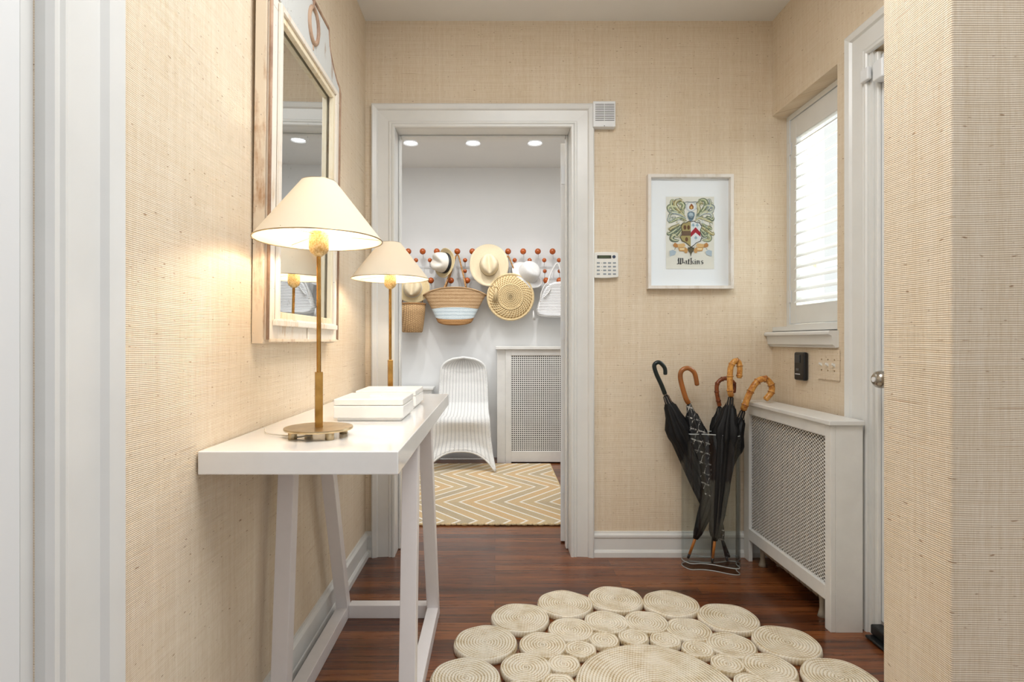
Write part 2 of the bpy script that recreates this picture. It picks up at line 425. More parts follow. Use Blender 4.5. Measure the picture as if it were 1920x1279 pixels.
def bagmat():
    t = NT('white_knit_rib'); p = t.sep(t.obj())
    h = t.math('ABSOLUTE', t.math('SINE', t.math('MULTIPLY', p[2], 240)))
    t.col(t.ramp(h, [(.1, lin('c9ccce')), (.5, lin('efeff0'))])); t.rough(.8); t.bump(h, .8, .004); return t.m
M['knit'] = bagmat()
M['ballwood'] = simple('cherry_lacquered_ball', 'b8581c', .22, wear=.12, scale=30, coat=.3)
M['wire'] = simple('white_enamel_wire', 'e2e4e6', .3)
M['umb_black'] = simple('black_umbrella_cloth', '101114', .55, wear=.1, scale=60, spec=.35)
def plaid():
    t = NT('black_checked_umbrella_cloth'); p = t.sep(t.obj())
    a = t.math('FRACT', t.math('MULTIPLY', t.math('ADD', p[2], t.math('MULTIPLY', p[0], .3)), 22)); b = t.math('FRACT', t.math('MULTIPLY', t.math('SUBTRACT', p[0], t.math('MULTIPLY', p[2], .4)), 30))
    l = t.math('MAXIMUM', t.math('GREATER_THAN', a, .86), t.math('GREATER_THAN', b, .90))
    nn = t.noise(t.obj(), 70, 3, .8); t.col(t.mixc(t.math('MULTIPLY', l, t.step(nn, .45, .6)), lin('0f1013'), lin('c9c6c0'))); t.rough(.6); return t.m
M['umb_plaid'] = plaid()
M['leather'] = simple('dark_green_black_leather', '14201f', .3)
M['hook_wood'] = simple('polished_cherry_wood', 'a4622a', .25, wear=.15, scale=14, coat=.4)
def bamboo(name, a, b):
    t = NT(name); n = t.noise(t.obj(), 45, 4, .7)
    t.col(t.ramp(n, [(.36, lin(a)), (.58, lin(b))])); t.rough(.28); t.bump(n, .3, .002); return t.m
M['bamboo'] = bamboo('honey_bamboo', 'a0571a', 'dca252')
M['bamboo_dark'] = bamboo('dark_bamboo', '4e1f0c', '8b4820')
M['ferrule'] = simple('orange_wood_ferrule', 'c5752c', .3)
# ------------------------------------------------------------------ the room shell
LX, RX = -.61, 1.307            # inner faces of the hall's side walls
YB, YB2 = 2.613, 2.753          # the wall with the doorway: front and back face
HC = CZ + 1.508                 # ceiling height
YF = 4.83                       # far wall of the mudroom
DX0, DX1, DH = -.47, .356, CZ + 1.0025   # clear opening of the doorway
paper, trim = M['paper'], M['trim']

struct(MB().box(-2.2, 3.2, -2.2, 1.0, -.05, 0).box(-2.2, 1.55, 1.0, 5.1, -.05, 0), 'floor', M['floor'], 'dark glossy oak strip floor running through hall and mudroom', 'floor')
struct(MB().box(-2.2, 3.2, -2.2, 1.0, HC, HC + .05).box(-2.2, 1.55, 1.0, YB2 - .1, HC, HC + .05), 'ceiling', M['ceil'], 'white painted ceiling of the hall', 'ceiling')
struct(MB().box(-2.2, 1.42, YB2 - .1, 5.1, HC, HC + .05), 'ceiling', M['ceil'], 'white painted ceiling of the far room beyond the doorway', 'ceiling')
struct(MB().box(LX - .12, LX, .735, YB, 0, HC).box(LX - .12, LX, -2.2, .735, CZ + 1.12, HC).box(LX - .12, LX, -2.2, -.45, 0, HC), 'wall_left', paper, 'long left hall wall in natural grasscloth behind the console table', 'wall')
bw = MB().box(LX - .12, DX0-.012, YB, YB2, 0, HC).box(DX1+.012, 1.55, YB, YB2, 0, HC).box(DX0-.012, DX1+.012, YB, YB2, DH+.012, HC)
struct(bw, 'wall_back', paper, 'grasscloth wall at the end of the hall with the open doorway', 'wall')
# right wall with the window recess and the door opening
WY0, WZ0, WZ1 = 2.117, CZ + .045, CZ + 1.058
rw = MB()
rw.box(RX, 1.55, 1.93, WY0, 0, HC).box(RX, 1.55, WY0, YB, 0, WZ0).box(RX, 1.55, WY0, YB, WZ1, HC)
rw.box(RX, 1.55, 1.0, 1.93, CZ + 1.01, HC)
struct(rw, 'wall_right', paper, 'right hall wall in grasscloth around the shuttered window and front door', 'wall')
struct(MB().box(.70, 3.2, .85, 1.0, 0, HC), 'wall_front', paper, 'near grasscloth partition at the right edge of the picture', 'wall', bevel=.003)
# mudroom shell
struct(MB().box(-1.72, 1.42, YF, YF + .12, 0, HC), 'wall_far', M['wall_white'], 'white painted far wall of the room with the hat rack', 'wall')
struct(MB().box(-1.72, -1.6, YB2, YF, 0, HC), 'wall_left_far', M['wall_white'], 'white left side wall of the far room', 'wall')
struct(MB().box(1.3, 1.42, YB2, YF, 0, HC), 'wall_right_far', M['wall_white'], 'white right side wall of the far room', 'wall')

# doorway jamb + stop, casing with mitred moulding profile
jb = MB()
jb.box(DX0 - .012, DX0, YB + .002, YB2, 0, DH + .012).box(DX1, DX1 + .012, YB + .002, YB2, 0, DH + .012).box(DX0, DX1, YB + .002, YB2, DH, DH + .012)
st = MB()
st.box(DX0, DX0 + .011, YB + .085, YB2 - .012, 0, DH).box(DX1 - .011, DX1, YB + .085, YB2 - .012, 0, DH).box(DX0 + .011, DX1 - .011, YB + .085, YB2 - .012, DH - .011, DH)
door = struct(jb, 'door_1', trim, 'open doorway with white jamb and casing at the end of the hall', 'doorway', bevel=.002)
st.build('door_stop', trim, door, bevel=.006, bseg=3)
def casing(x0, x1, ztop, W, yface, axis='y', side=1):
    """moulded architrave around an opening; profile (offset outward, projection)"""
    prof = [(0,0),(0,.012),(.004,.016),(.012,.016),(.016,.011),(.020,.014),(.026,.014),(.030,.009),(W-.030,.013),(W-.024,.021),(W-.006,.026),(W,.022),(W,0)]
    rs = []
    for k, (sx, base, top) in enumerate([(-1, True, False), (-1, False, True), (1, False, True), (1, True, False)]):
        ring = []
        for o, p in prof:
            xx = (x0 - o) if sx < 0 else (x1 + o)
            z = 0 if base else ztop + o
            q = yface - p
            ring.append((xx, q, z) if axis == 'y' else (q, xx, z))
        rs.append(ring)
    return MB().rings(rs)
casing(DX0, DX1, DH, .108, YB).build('casing', trim, door, smooth=False)
q0 = [(.3295, 2.785), (.361, 2.782), (.452, 3.50), (.420, 3.504)]
dl = MB().hexa([(a, b, .008) for a, b in q0], [(a, b, CZ + .992) for a, b in q0]).build('door_leaf', M['wall_white'], door, bevel=.002)
for hz in (.25, 1.02, 1.80):
    hm = MB().box(.334, .357, 2.7795, 2.7835, hz, hz + .09)
    hm.tube([(.362, 2.768, hz), (.362, 2.768, hz + .09)], .006, 10)
    hm.build('hinge', M['plastic'], dl)

# baseboards
def baseboard(name, pts, n, label):
    prof = [(0,0),(.020,0),(.020,.022),(.014,.032),(.011,.034),(.011,.088),(.016,.092),(.016,.102),(.008,.110),(.006,.117),(0,.118)]
    rs = []
    for (x, y), (nx, ny) in zip(pts, n):
        rs.append([(x + nx*p, y + ny*p, z) for p, z in prof])
    return struct(MB().rings(rs), name, trim, label, 'baseboard')
baseboard('baseboard_left', [(LX, .735), (LX, YB)], [(1,0),(1,-1)], 'white moulded baseboard along the left hall wall')
baseboard('baseboard_back', [(DX1 + .108, YB), (RX, YB)], [(0,-1),(-1,-1)], 'white moulded baseboard right of the doorway')
baseboard('baseboard_back_left', [(LX, YB), (DX0 - .108, YB)], [(1,-1),(0,-1)], 'short white baseboard left of the doorway casing')

# left near door: casing on the left wall plus door slab
nd = struct(MB().box(LX - .12, LX - .002, .715, .735, 0, CZ + 1.10).box(LX - .12, LX - .002, -.45, -.43, 0, CZ + 1.10), 'door_2', trim, 'white door and glossy casing at the left edge of the picture', 'door')
cs = MB()
prof = [(0,0),(0,.014),(.006,.022),(.012,.022),(.018,.013),(.026,.013),(.030,.018),(.034,.018),(.040,.014),(.098,.017),(.106,.026),(.136,.030),(.138,.0)]
cs.rings([[(LX + p, .735 + o, z) for o, p in prof] for z in (0, HC)])
cs.build('casing', trim, nd)
MB().box(LX - .05, LX - .001, -.43, .7145, .005, HC - .02).build('door_leaf', M['wall_white'], nd, bevel=.002)

# front door on the right wall
fd = struct(MB().box(RX - .004, 1.40, 1.915, 1.932, 0, CZ + 1.0), 'door_3', trim, 'white front door and casing beside the radiator cover', 'door')
c2 = casing(1.0, 1.93, CZ + 1.0, .11, RX, axis='x')
c2.build('casing', trim, fd)
MB().box(RX + .004, RX + .018, 1.900, 1.916, 0, CZ + .995).build('door_stop', trim, fd, bevel=.004, bseg=3)
lf = MB().box(RX + .019, RX + .06, 1.02, 1.910, .05, CZ + .986).build('door_leaf', M['wall_white'], fd, bevel=.003)
kx, ky, kz = 1.248, 1.815, wz(712, 1.82)
kn = MB()
kn.lathe([(.033, 0), (.033, -.006), (.026, -.010), (.012, -.014), (.012, -.036), (.020, -.042), (.0275, -.052), (.029, -.064), (.026, -.076), (.018, -.084), (.010, -.086)], (RX + .019, ky, kz), 28, 'x')
kn.build('door_knob', M['nickel'], fd, smooth=True)
MB().lathe([(.0085, 0), (.0085, -.003)], (RX + .019 - .086, ky, kz), 20, 'x').build('knob_button', M['plastic'], fd)
MB().lathe([(.032, 0), (.031, -.008), (.022, -.016), (.012, -.018)], (RX + .019, ky, wz(592, 1.82)), 28, 'x').build('deadbolt', M['nickel'], fd, smooth=True)
tag(MB().box(1.262, RX + .018, 1.05, 1.895, .002, .012).box(1.285, RX + .018, 1.05, 1.90, .012, .045).build('door_threshold', M['rubber'], bevel=.005, bseg=3), 'black rubber threshold strip at the foot of the front door', 'threshold')
tag(MB().box(RX - .028, RX - .012, 1.905, 1.945, wz(152, 1.92), wz(128, 1.92)).build('door_sensor', M['plastic'], bevel=.004), 'small white alarm sensor on the front door casing', 'sensor')
tag(MB().box(RX - .02, RX + .018, 1.845, 1.893, wz(150, 1.87), wz(113, 1.87)).build('door_sensor', M['plastic'], bevel=.006, bseg=3), 'larger white alarm magnet on the top corner of the front door', 'sensor')

# ------------------------------------------------------------------ window with plantation shutter
SX = 1.374
wn = struct(MB().box(SX - .02, SX + .10, WY0 - .1, WY0 - .06, WZ0, WZ1).box(SX - .0, SX + .05, YB - .022, YB, WZ0 + .02, WZ1 - .008).box(SX, SX + .05, WY0, YB - .022, WZ1 - .03, WZ1 - .008).box(SX, SX + .05, WY0, YB - .022, WZ0 + .02, WZ0 + .032),
            'window_1', trim, 'small window with white shutter in a deep recess', 'window')
sill = MB()
prof = [(0,-.0),(0,.065),(-.035,.065),(-.040,.058),(-.040,.050),(-.028,.044),(-.024,.010),(-.014,.002),(-.014,-.002)]
sill.rings([[(RX + p, y, CZ - .024 + z) for p, z in prof] for y in (WY0 - .01, YB - .002)])
sill.box(RX, SX + .09, WY0, YB - .001, WZ0 - .012, WZ0 + .02)
sill.build('window_sill', trim, wn)
tag(MB().box(SX + .16, SX + .165, WY0 - .04, YB + .1, WZ0 - .02, WZ1 + .05).build('pane', M['pane'], wn), None)
mm = MB()
mm.box(SX + .14, SX + .175, WY0 + .20, WY0 + .225, WZ0, WZ1).box(SX + .14, SX + .175, WY0, YB, WZ0 + .30, WZ0 + .33)
mm.build('sash_bar', trim, wn)
sh = thing('window_shutter', 'white plantation shutter with tilted louvers filling the window recess', 'shutter', (SX, 2.37, WZ0 + .034))
z0, z1 = WZ0 + .034, WZ1 - .032
y0, y1 = WY0 + .004, YB - .026
fr = MB()
fr.box(SX + .004, SX + .032, y1 - .048, y1, z0, z1).box(SX + .004, SX + .032, y0, y0 + .048, z0, z1)
fr.box(SX + .004, SX + .032, y0 + .048, y1 - .048, z1 - .095, z1).box(SX + .004, SX + .032, y0 + .048, y1 - .048, z0, z0 + .085)
fr.build('shutter_frame', trim, sh, bevel=.003)
n = 15; zz0, zz1 = z0 + .085, z1 - .095; pit = (zz1 - zz0)/n
lv = None
for i in range(n):
    zc = zz0 + pit*(i + .5); a = R(33); hw = .031
    d = (math.cos(a)*hw, math.sin(a)*hw); q = (-math.sin(a)*.0045, math.cos(a)*.0045)
    pr = [(SX+.018-d[0], zc-d[1]), (SX+.018-d[0]*.3+q[0], zc-d[1]*.3+q[1]), (SX+.018+d[0]*.3+q[0], zc+d[1]*.3+q[1]), (SX+.018+d[0], zc+d[1]), (SX+.018+d[0]*.3-q[0], zc+d[1]*.3-q[1]), (SX+.018-d[0]*.3-q[0], zc-d[1]*.3-q[1])]
    MB().rings([[(u, y, v) for u, v in pr] for y in (y0 + .049, y1 - .049)]).build('louver', trim, sh)
for hz in (z0 + .10, z1 - .16):
    MB().box(SX - .001, SX + .003, y1 - .012, y1 + .012, hz, hz + .055).build('hinge', M['plastic'], sh)

# ------------------------------------------------------------------ right radiator cover and its radiator
CXF, CY0, CY1, CT = 1.165, 1.925, 2.598, CZ - .276
cv = thing('radiator_cover', 'white wooden radiator cover with fine diamond lattice under the window', 'radiator cover', (1.235, 2.26, 0))
body = MB()
body.box(CXF, CXF + .018, CY0, CY0 + .034, 0, CT - .018)          # near stile
body.box(CXF, CXF + .018, 2.545, CY1, 0, CT - .018)               # far stile
body.box(CXF, CXF + .018, CY0 + .034, 2.545, CT - .060, CT - .018)
body.box(CXF, CXF + .018, CY0 + .034, 2.545, .100, .152)
body.build('front_frame', M['cover'], cv, bevel=.002)
MB().box(CXF + .018, RX - .03, CY0, CY0 + .016, 0, CT - .018).build('side_panel', M['cover'], cv, bevel=.001)
MB().box(CXF - .010, RX - .028, CY0 - .010, CY1 + .004, CT - .017, CT).build('cover_top', M['cover'], cv, bevel=.003)
def lattice(mb, x, y0, y1, z0, z1, pitch, wdt, slope, th=.0012):
    """diagonal flat bars both ways, clipped to the rectangle, in the plane x"""
    H, Wd = z1 - z0, y1 - y0
    for sgn, xo in ((1, 0), (-1, th)):
        k = -H/slope
        while k < Wd:
            # line: y = k + t/slope, z = t   (t in 0..H)
            t0 = max(0, -k*slope); t1 = min(H, (Wd - k)*slope)
            if t1 > t0:
                a = [k + t0/slope, t0]; b = [k + t1/slope, t1]
                if sgn < 0: a[0] = Wd - a[0]; b[0] = Wd - b[0]
                dy, dz = b[0]-a[0], b[1]-a[1]; L = math.hypot(dy, dz) or 1
                ny, nz = -dz/L*wdt/2, dy/L*wdt/2
                A, B = (y0+a[0], z0+a[1]), (y0+b[0], z0+b[1])
                pts = [(A[0]+ny, A[1]+nz), (B[0]+ny, B[1]+nz), (B[0]-ny, B[1]-nz), (A[0]-ny, A[1]-nz)]
                mb.rings([[(x+xo, u, v) for u, v in pts], [(x+xo+th, u, v) for u, v in pts]])
            k += pitch
lt = MB(); lattice(lt, CXF + .012, CY0 + .032, 2.547, .150, CT - .058, .0200, .0029, .67, .0005)
lt.build('lattice_grille', M['cover'], cv, fix=False)
MB().box(RX - .006, RX - .002, CY0 + .02, 2.59, .02, CT - .03).build('shade_panel', M['dark'], cv)  # dark sheet added to paint the shade behind the lattice
rd = thing('radiator', 'old cast iron radiator hidden inside the lattice cover', 'radiator', (1.25, 2.25, 0))
MB().box(1.20, 1.29, 2.02, 2.50, .63, .645).build('water_header', M['iron'], rd)
ys = [2.04 + .0415*i for i in range(12)]
for y in ys:
    MB().tube(cr([(1.215, y, .63), (1.205, y, .58), (1.205, y, .12), (1.215, y, .070), (1.25, y, .055), (1.285, y, .070), (1.293, y, .12), (1.293, y, .58), (1.285, y, .63)], 3), .014, 8).build('radiator_column', M['iron'], rd, smooth=True)
for y in (ys[0], ys[-1]):
    for x in (1.205, 1.285):
        MB().lathe([(.018, 0), (.014, .012), (.010, .03), (.011, .06), (.018, .11)], (x, y, 0), 10).build('radiator_foot', M['iron'], rd, smooth=True)

# ------------------------------------------------------------------ wall devices, right wall
dv = thing('doorbell_receiver', 'black wall control with one button beside the papered switch plate', 'wall control', (RX, 2.345, CZ - .11))
MB().box(RX - .022, RX - .001, 2.308, 2.386, wz(714, 2.34), wz(661, 2.34)).build('casing', M['black'], dv, bevel=.008, bseg=4)
MB().box(RX - .025, RX - .021, 2.335, 2.376, wz(681, 2.34), wz(666, 2.34)).build('button', M['grey'], dv, bevel=.002)
for dy in (0, .012):
    MB().box(RX - .0235, RX - .0215, 2.347 + dy, 2.354 + dy, wz(696, 2.34), wz(691.5, 2.34)).build('indicator', M['slot'], dv)
MB().box(RX - .0235, RX - .0215, 2.336, 2.372, wz(703, 2.34), wz(701.5, 2.34)).build('small_print', M['plastic'], dv)
sp = thing('light_switch_plate', 'triple switch plate papered over in grasscloth below the window sill', 'light switch', (RX, 2.17, CZ - .095))
MB().box(RX - .006, RX - .0005, 2.098, 2.235, wz(713, 2.17), wz(656, 2.17)).build('plate', paper, sp, bevel=.002)
for i in range(3):
    y = 2.125 + .042*i; z = wz(685, 2.17)
    MB().hexa([(RX-.006, y-.004, z-.006), (RX-.006, y+.004, z-.006), (RX-.006, y+.004, z+.006), (RX-.006, y-.004, z+.006)][::-1],
              [(RX-.017, y-.003, z+.002), (RX-.017, y+.003, z+.002), (RX-.015, y+.003, z+.009), (RX-.015, y-.003, z+.009)][::-1]).build('toggle', M['ivory'], sp)
    for dz in (.028, -.028):
        MB().lathe([(.003, 0), (.003, -.0015)], (RX - .006, y, z + dz*.75), 10, 'x').build('screw', M['brass_dull'], sp)

# ------------------------------------------------------------------ back wall: siren box, keypad, picture
def bx(px): return (px - 928)/398
def bz(py): return CZ - (py - 640)/398
sr = thing('alarm_siren', 'white slotted alarm siren box at the top corner of the doorway', 'alarm box', (bx(1131), YB, bz(222)))
x0, x1, zt, zb = bx(1109.5), bx(1151), bz(196.5), bz(244)
MB().box(x0, x1, YB - .038, YB - .001, zb, zt).build('casing', M['plastic'], sr, bevel=.003)
for i in range(10):
    z = zt - .014 - .0082*i
    for a, b in ((x0 + .010, (x0+x1)/2 - .0012), ((x0+x1)/2 + .0012, x1 - .006)):
        MB().box(a, b, YB - .0385, YB - .037, z - .0032, z).build('slot', M['slot'], sr)
MB().lathe([(.002, 0), (.002, -.001)], ((x0+x1)/2, YB - .038, zb + .004), 8, 'y').build('screw', M['black'], sr)

kp = thing('alarm_keypad', 'white alarm keypad with green display right of the doorway', 'keypad', (bx(1134), YB, bz(499)))
def kx_(u): return bx(1100 + u/18.27)
def kz_(v): return bz(465 + v/18.27)
out = []
for u, v in [(222,200),(300,185),(640,172),(960,185),(1035,205),(1040,500),(1050,980),(1020,1035),(640,1062),(240,1055),(215,1020),(220,600)]:
    out.append((kx_(u), kz_(v)))
MB().prism(out, 'y', YB - .026, YB - .001).build('casing', M['ivory'], kp, bevel=.003, bseg=3)
MB().box(kx_(325), kx_(800), YB - .0265, YB - .025, kz_(400), kz_(290)).build('display', M['black'], kp)
MB().box(kx_(370), kx_(755), YB - .0272, YB - .026, kz_(390), kz_(300)).build('display_glass', M['lcd'], kp)
MB().lathe([(.0078, 0), (.0072, -.002), (.004, -.0025)], (kx_(895), YB - .026, kz_(340)), 20, 'y').build('round_button', M['bluebtn'], kp)
for r in range(4):
    for c, u in enumerate((365, 580, 745, 910)):
        v = 548 + 126*r
        MB().box(kx_(u - 52), kx_(u + 52), YB - .0275, YB - .025, kz_(v + 26), kz_(v - 26)).build('key', M['btn'], kp, bevel=.002)
    if r < 3:
        MB().lathe([(.0016, 0), (.0014, -.001)], (kx_(477), YB - .026, kz_(552 + 126*r)), 8, 'y').build('indicator', M['black'], kp)

pf = thing('framed_crest_print', 'framed coat of arms print lettered Watkins with a wide white mat', 'picture', (bx(1290.5), YB, bz(437)))
X0, X1, ZT, ZB = bx(1211.5), bx(1370), bz(331), bz(543)
fr = MB()
rsx = lambda a, y: [(X0+a, y, ZB+a), (X1-a, y, ZB+a), (X1-a, y, ZT-a), (X0+a, y, ZT-a)]
rings = [rsx(0, YB-.001), rsx(0, YB-.036), rsx(.014, YB-.036), rsx(.016, YB-.012)]
fr.rings(rings, False, False)
fr.build('frame', M['pic_frame'], pf)
MB().box(X0 + .012, X1 - .012, YB - .013, YB - .002, ZB + .012, ZT - .012).build('mat', simple('white_picture_mat', 'f3f6fb', .7, wear=0), pf)
UY = YB - .0135
def au(u): return (1230 + u/8.525 - 928)*UY/F
def av(v): return CZ - (360 + v/8.525 - 640)*UY/F
art = MB().box(au(160), au(928), UY - .0008, UY + .001, av(1235), av(80)).build('print', simple('aged_print_paper', 'e6e4db', .8, wear=.02, scale=20), pf)
MB().box(X0 + .016, X1 - .016, YB - .0225, YB - .021, ZB + .016, ZT - .016).build('picture_glass', glass('picture_glass', 'fdfefe', ior=1.12), pf)
inks = {}
def ink(h):
    if h not in inks: inks[h] = simple('ink_' + h, h, .8, wear=0)
    return inks[h]
class Art:
    """flat printed shapes on the paper, a hair apart so none share a plane"""
    def __init__(s): s.d = {}; s.k = 0
    def poly(s, pts, col, lv):
        m = s.d.setdefault((col, lv), MB()); y = UY - .0011 - lv*.0003
        s.k += 1; y -= (s.k % 7)*.00002
        m.add([(au(u), y, av(v)) for u, v in pts], [tuple(range(len(pts)))])
    def ribbon(s, pts, w, col, lv):
        P = cr([(u, v, 0) for u, v in pts], 6); n = len(P); L = []; Rr = []
        for i in range(n):
            t = (P[min(i+1, n-1)] - P[max(i-1, 0)]).normalized(); ww = w*(math.sin(PI*(i + .6)/(n + .2))**.7)/2
            L.append((P[i].x - t.y*ww, P[i].y + t.x*ww)); Rr.append((P[i].x + t.y*ww, P[i].y - t.x*ww))
        for i in range(n-1): s.poly([L[i], L[i+1], Rr[i+1], Rr[i]], col, lv)
    def flush(s, name):
        out = MB(); mats = []
        for (col, lv), m in sorted(s.d.items(), key=lambda e: e[0][1]):
            if ink(col) not in mats: mats.append(ink(col))
            out.cur = mats.index(ink(col)); out.add(m.v, m.f)
        out.build(name, mats, art, fix=False)
A = Art()
rnd = random.Random(5)
greens = ['8f9a78', 'a5ad8c', 'c2b88e', 'a4afb4', '84917f', 'bcc5c9', 'ad9e6e', '74806f']
def swirl(u, v, r, a0, turns, w, col, lv=1):
    pts = []
    for i in range(9):
        t = i/8; a = a0 + turns*2*PI*t; rr = r*(1 - .75*t)
        pts.append((u + rr*math.cos(a), v + rr*math.sin(a)))
    A.ribbon(pts, w, col, lv)
def frond(p, w, col):
    A.ribbon(p, w*1.35, '5f6a58', 1); A.ribbon(p, w, col, 2); A.ribbon([(a+3, b-4) for a, b in p], w*.3, 'd8d9b8', 3)
# mantling, mirrored about the helm
half = [
 [(490,470),(420,420),(330,440),(250,480),(200,500)], [(480,430),(400,370),(320,340),(250,330),(200,300),(210,270)],
 [(470,400),(400,340),(330,260),(300,200),(330,150),(390,130),(410,165)], [(440,390),(350,330),(270,280),(240,200),(250,140),(290,130)],
 [(460,500),(380,560),(300,620),(240,660),(190,680),(190,640)], [(430,560),(360,640),(300,690),(250,730),(260,770),(330,785),(370,770)],
 [(420,600),(370,690),(330,720),(270,690),(240,720)], [(400,450),(320,440),(260,430),(215,460),(195,440),(215,380)],
 [(450,360),(420,290),(440,220),(400,180),(350,200)], [(300,330),(240,350),(210,400),(230,430)], [(380,520),(300,560),(240,590),(220,630)],
 [(350,250),(290,240),(230,235),(195,260),(205,320)]]
for mir in (1, -1):
    for i, h in enumerate(half):
        q = h if mir > 0 else [(1106 - u, v + rnd.uniform(-14, 8)) for u, v in h]
        frond(q, 34 + 10*(i % 3), greens[(i*3 + (mir < 0)*2) % 8])
    for i in range(26):
        u = rnd.uniform(205, 450); v = rnd.uniform(130, 760)
        if v > 520 and u > 380: u -= 90
        if mir < 0: u = 1106 - u
        swirl(u, v, rnd.uniform(18, 36), rnd.uniform(0, 6), rnd.choice((-1, 1))*.9, 11, greens[rnd.randrange(8)], 4)
        if i % 2 == 0: swirl(u + 5, v + 6, 26, rnd.uniform(0, 6), .6, 5, '5b6658', 5)
# crest roundel above the helm
def circ(u, v, a, b, n=24, rot=0): return [(u + a*math.cos(2*PI*i/n + rot), v + b*math.sin(2*PI*i/n + rot)) for i in range(n)]
A.poly(circ(560, 240, 92, 78), 'c9cfd4', 2); A.poly(circ(560, 240, 66, 64), 'e4e6e6', 3)
A.ribbon([(440,200),(480,165),(560,170),(640,165),(690,195)], 12, '7d868a', 4)
A.poly([(560,190),(585,215),(600,240),(595,275),(560,288),(528,270),(530,235),(548,215)], '9a5a2a', 4); A.poly(circ(562, 255, 16, 22), 'd9b66a', 5)
# helm
A.poly([(500,350),(520,325),(570,318),(610,335),(615,380),(600,430),(575,470),(540,472),(515,440),(500,400)], '6f8594', 6)
A.poly([(515,360),(545,335),(585,345),(595,385),(570,430),(530,410)], 'aebfca', 7)
for i in range(5): A.ribbon([(525 + 15*i, 385), (528 + 13*i, 440)], 6, '2f3d48', 8)
# shield
out = [(400,560),(430,510),(480,505),(520,480),(560,490),(600,480),(640,500),(690,508),(722,560),(700,610),(700,670),(725,720),(700,790),(640,812),(600,850),(560,885),(520,850),(480,812),(420,790),(388,725),(415,680),(415,610)]
A.poly([(552 + (u-552)*1.07, 680 + (v-680)*1.06) for u, v in out], '4c463c', 6)
A.poly([p for p in [(552,490)] + [q for q in out[::-1] if q[0] <= 552] + [(552,882)]][0:1] + [(552,490),(520,480),(480,505),(430,510),(400,560),(415,610),(415,680),(388,725),(420,790),(480,812),(520,850),(552,882)][1:], 'a89a66', 7)
A.poly([(552,490),(600,480),(640,500),(690,508),(722,560),(700,610),(700,670),(725,720),(700,790),(640,812),(600,850),(552,882)], 'dfe3e6', 7)
A.poly([(414,630),(552,630),(552,706),(402,706)], '6d5744', 8)
for u, v in ((458,575),(516,575),(485,765)): A.poly(circ(u, v, 23, 36), '6b4a30', 8)
A.poly([(552,655),(628,570),(704,650),(706,700),(715,728),(628,655),(552,728)], 'a3202e', 8)
for u, v in ((590,535),(655,535),(632,735)):
    for k in range(3):
        a = -PI/2 + k*2*PI/3; A.poly(circ(u + 15*math.cos(a), v + 13*math.sin(a), 12, 13, 12), '6f9aad', 8); A.poly(circ(u + 15*math.cos(a), v + 13*math.sin(a), 6, 7, 12), 'd5e2e8', 9)
    A.ribbon([(u, v), (u + 3, v + 42)], 6, '6f9aad', 9)
# ribbon scroll
for mir in (1, -1):
    f = (lambda L: L) if mir > 0 else (lambda L: [(1106 - u, v) for u, v in L])
    A.poly(f([(270,850),(300,815),(340,840),(350,890),(310,895),(280,880)]), 'b9824a', 6); A.poly(f([(340,840),(450,825),(470,870),(430,890),(352,890)]), 'd9b47c', 6)
    A.poly(f([(350,895),(470,890),(510,930),(490,985),(455,980),(450,955),(370,950)]), 'c99a5e', 7); A.poly(f([(370,905),(450,900),(450,935),(380,935)]), 'e6cfa2', 8)
    A.poly(f([(215,950),(270,930),(320,960),(300,1010),(250,1025),(220,1040)]), 'aebecb', 6); A.ribbon(f([(290,930),(310,900)]), 7, '59636a', 7)
A.poly([(500,905),(552,880),(610,905),(590,960),(570,975),(552,1045),(535,975),(515,960)], '5c5642', 8)
A.ribbon([(500,880),(530,905),(560,885),(590,905),(612,878)], 13, '3e3a35', 9)
A.flush('crest_artwork')
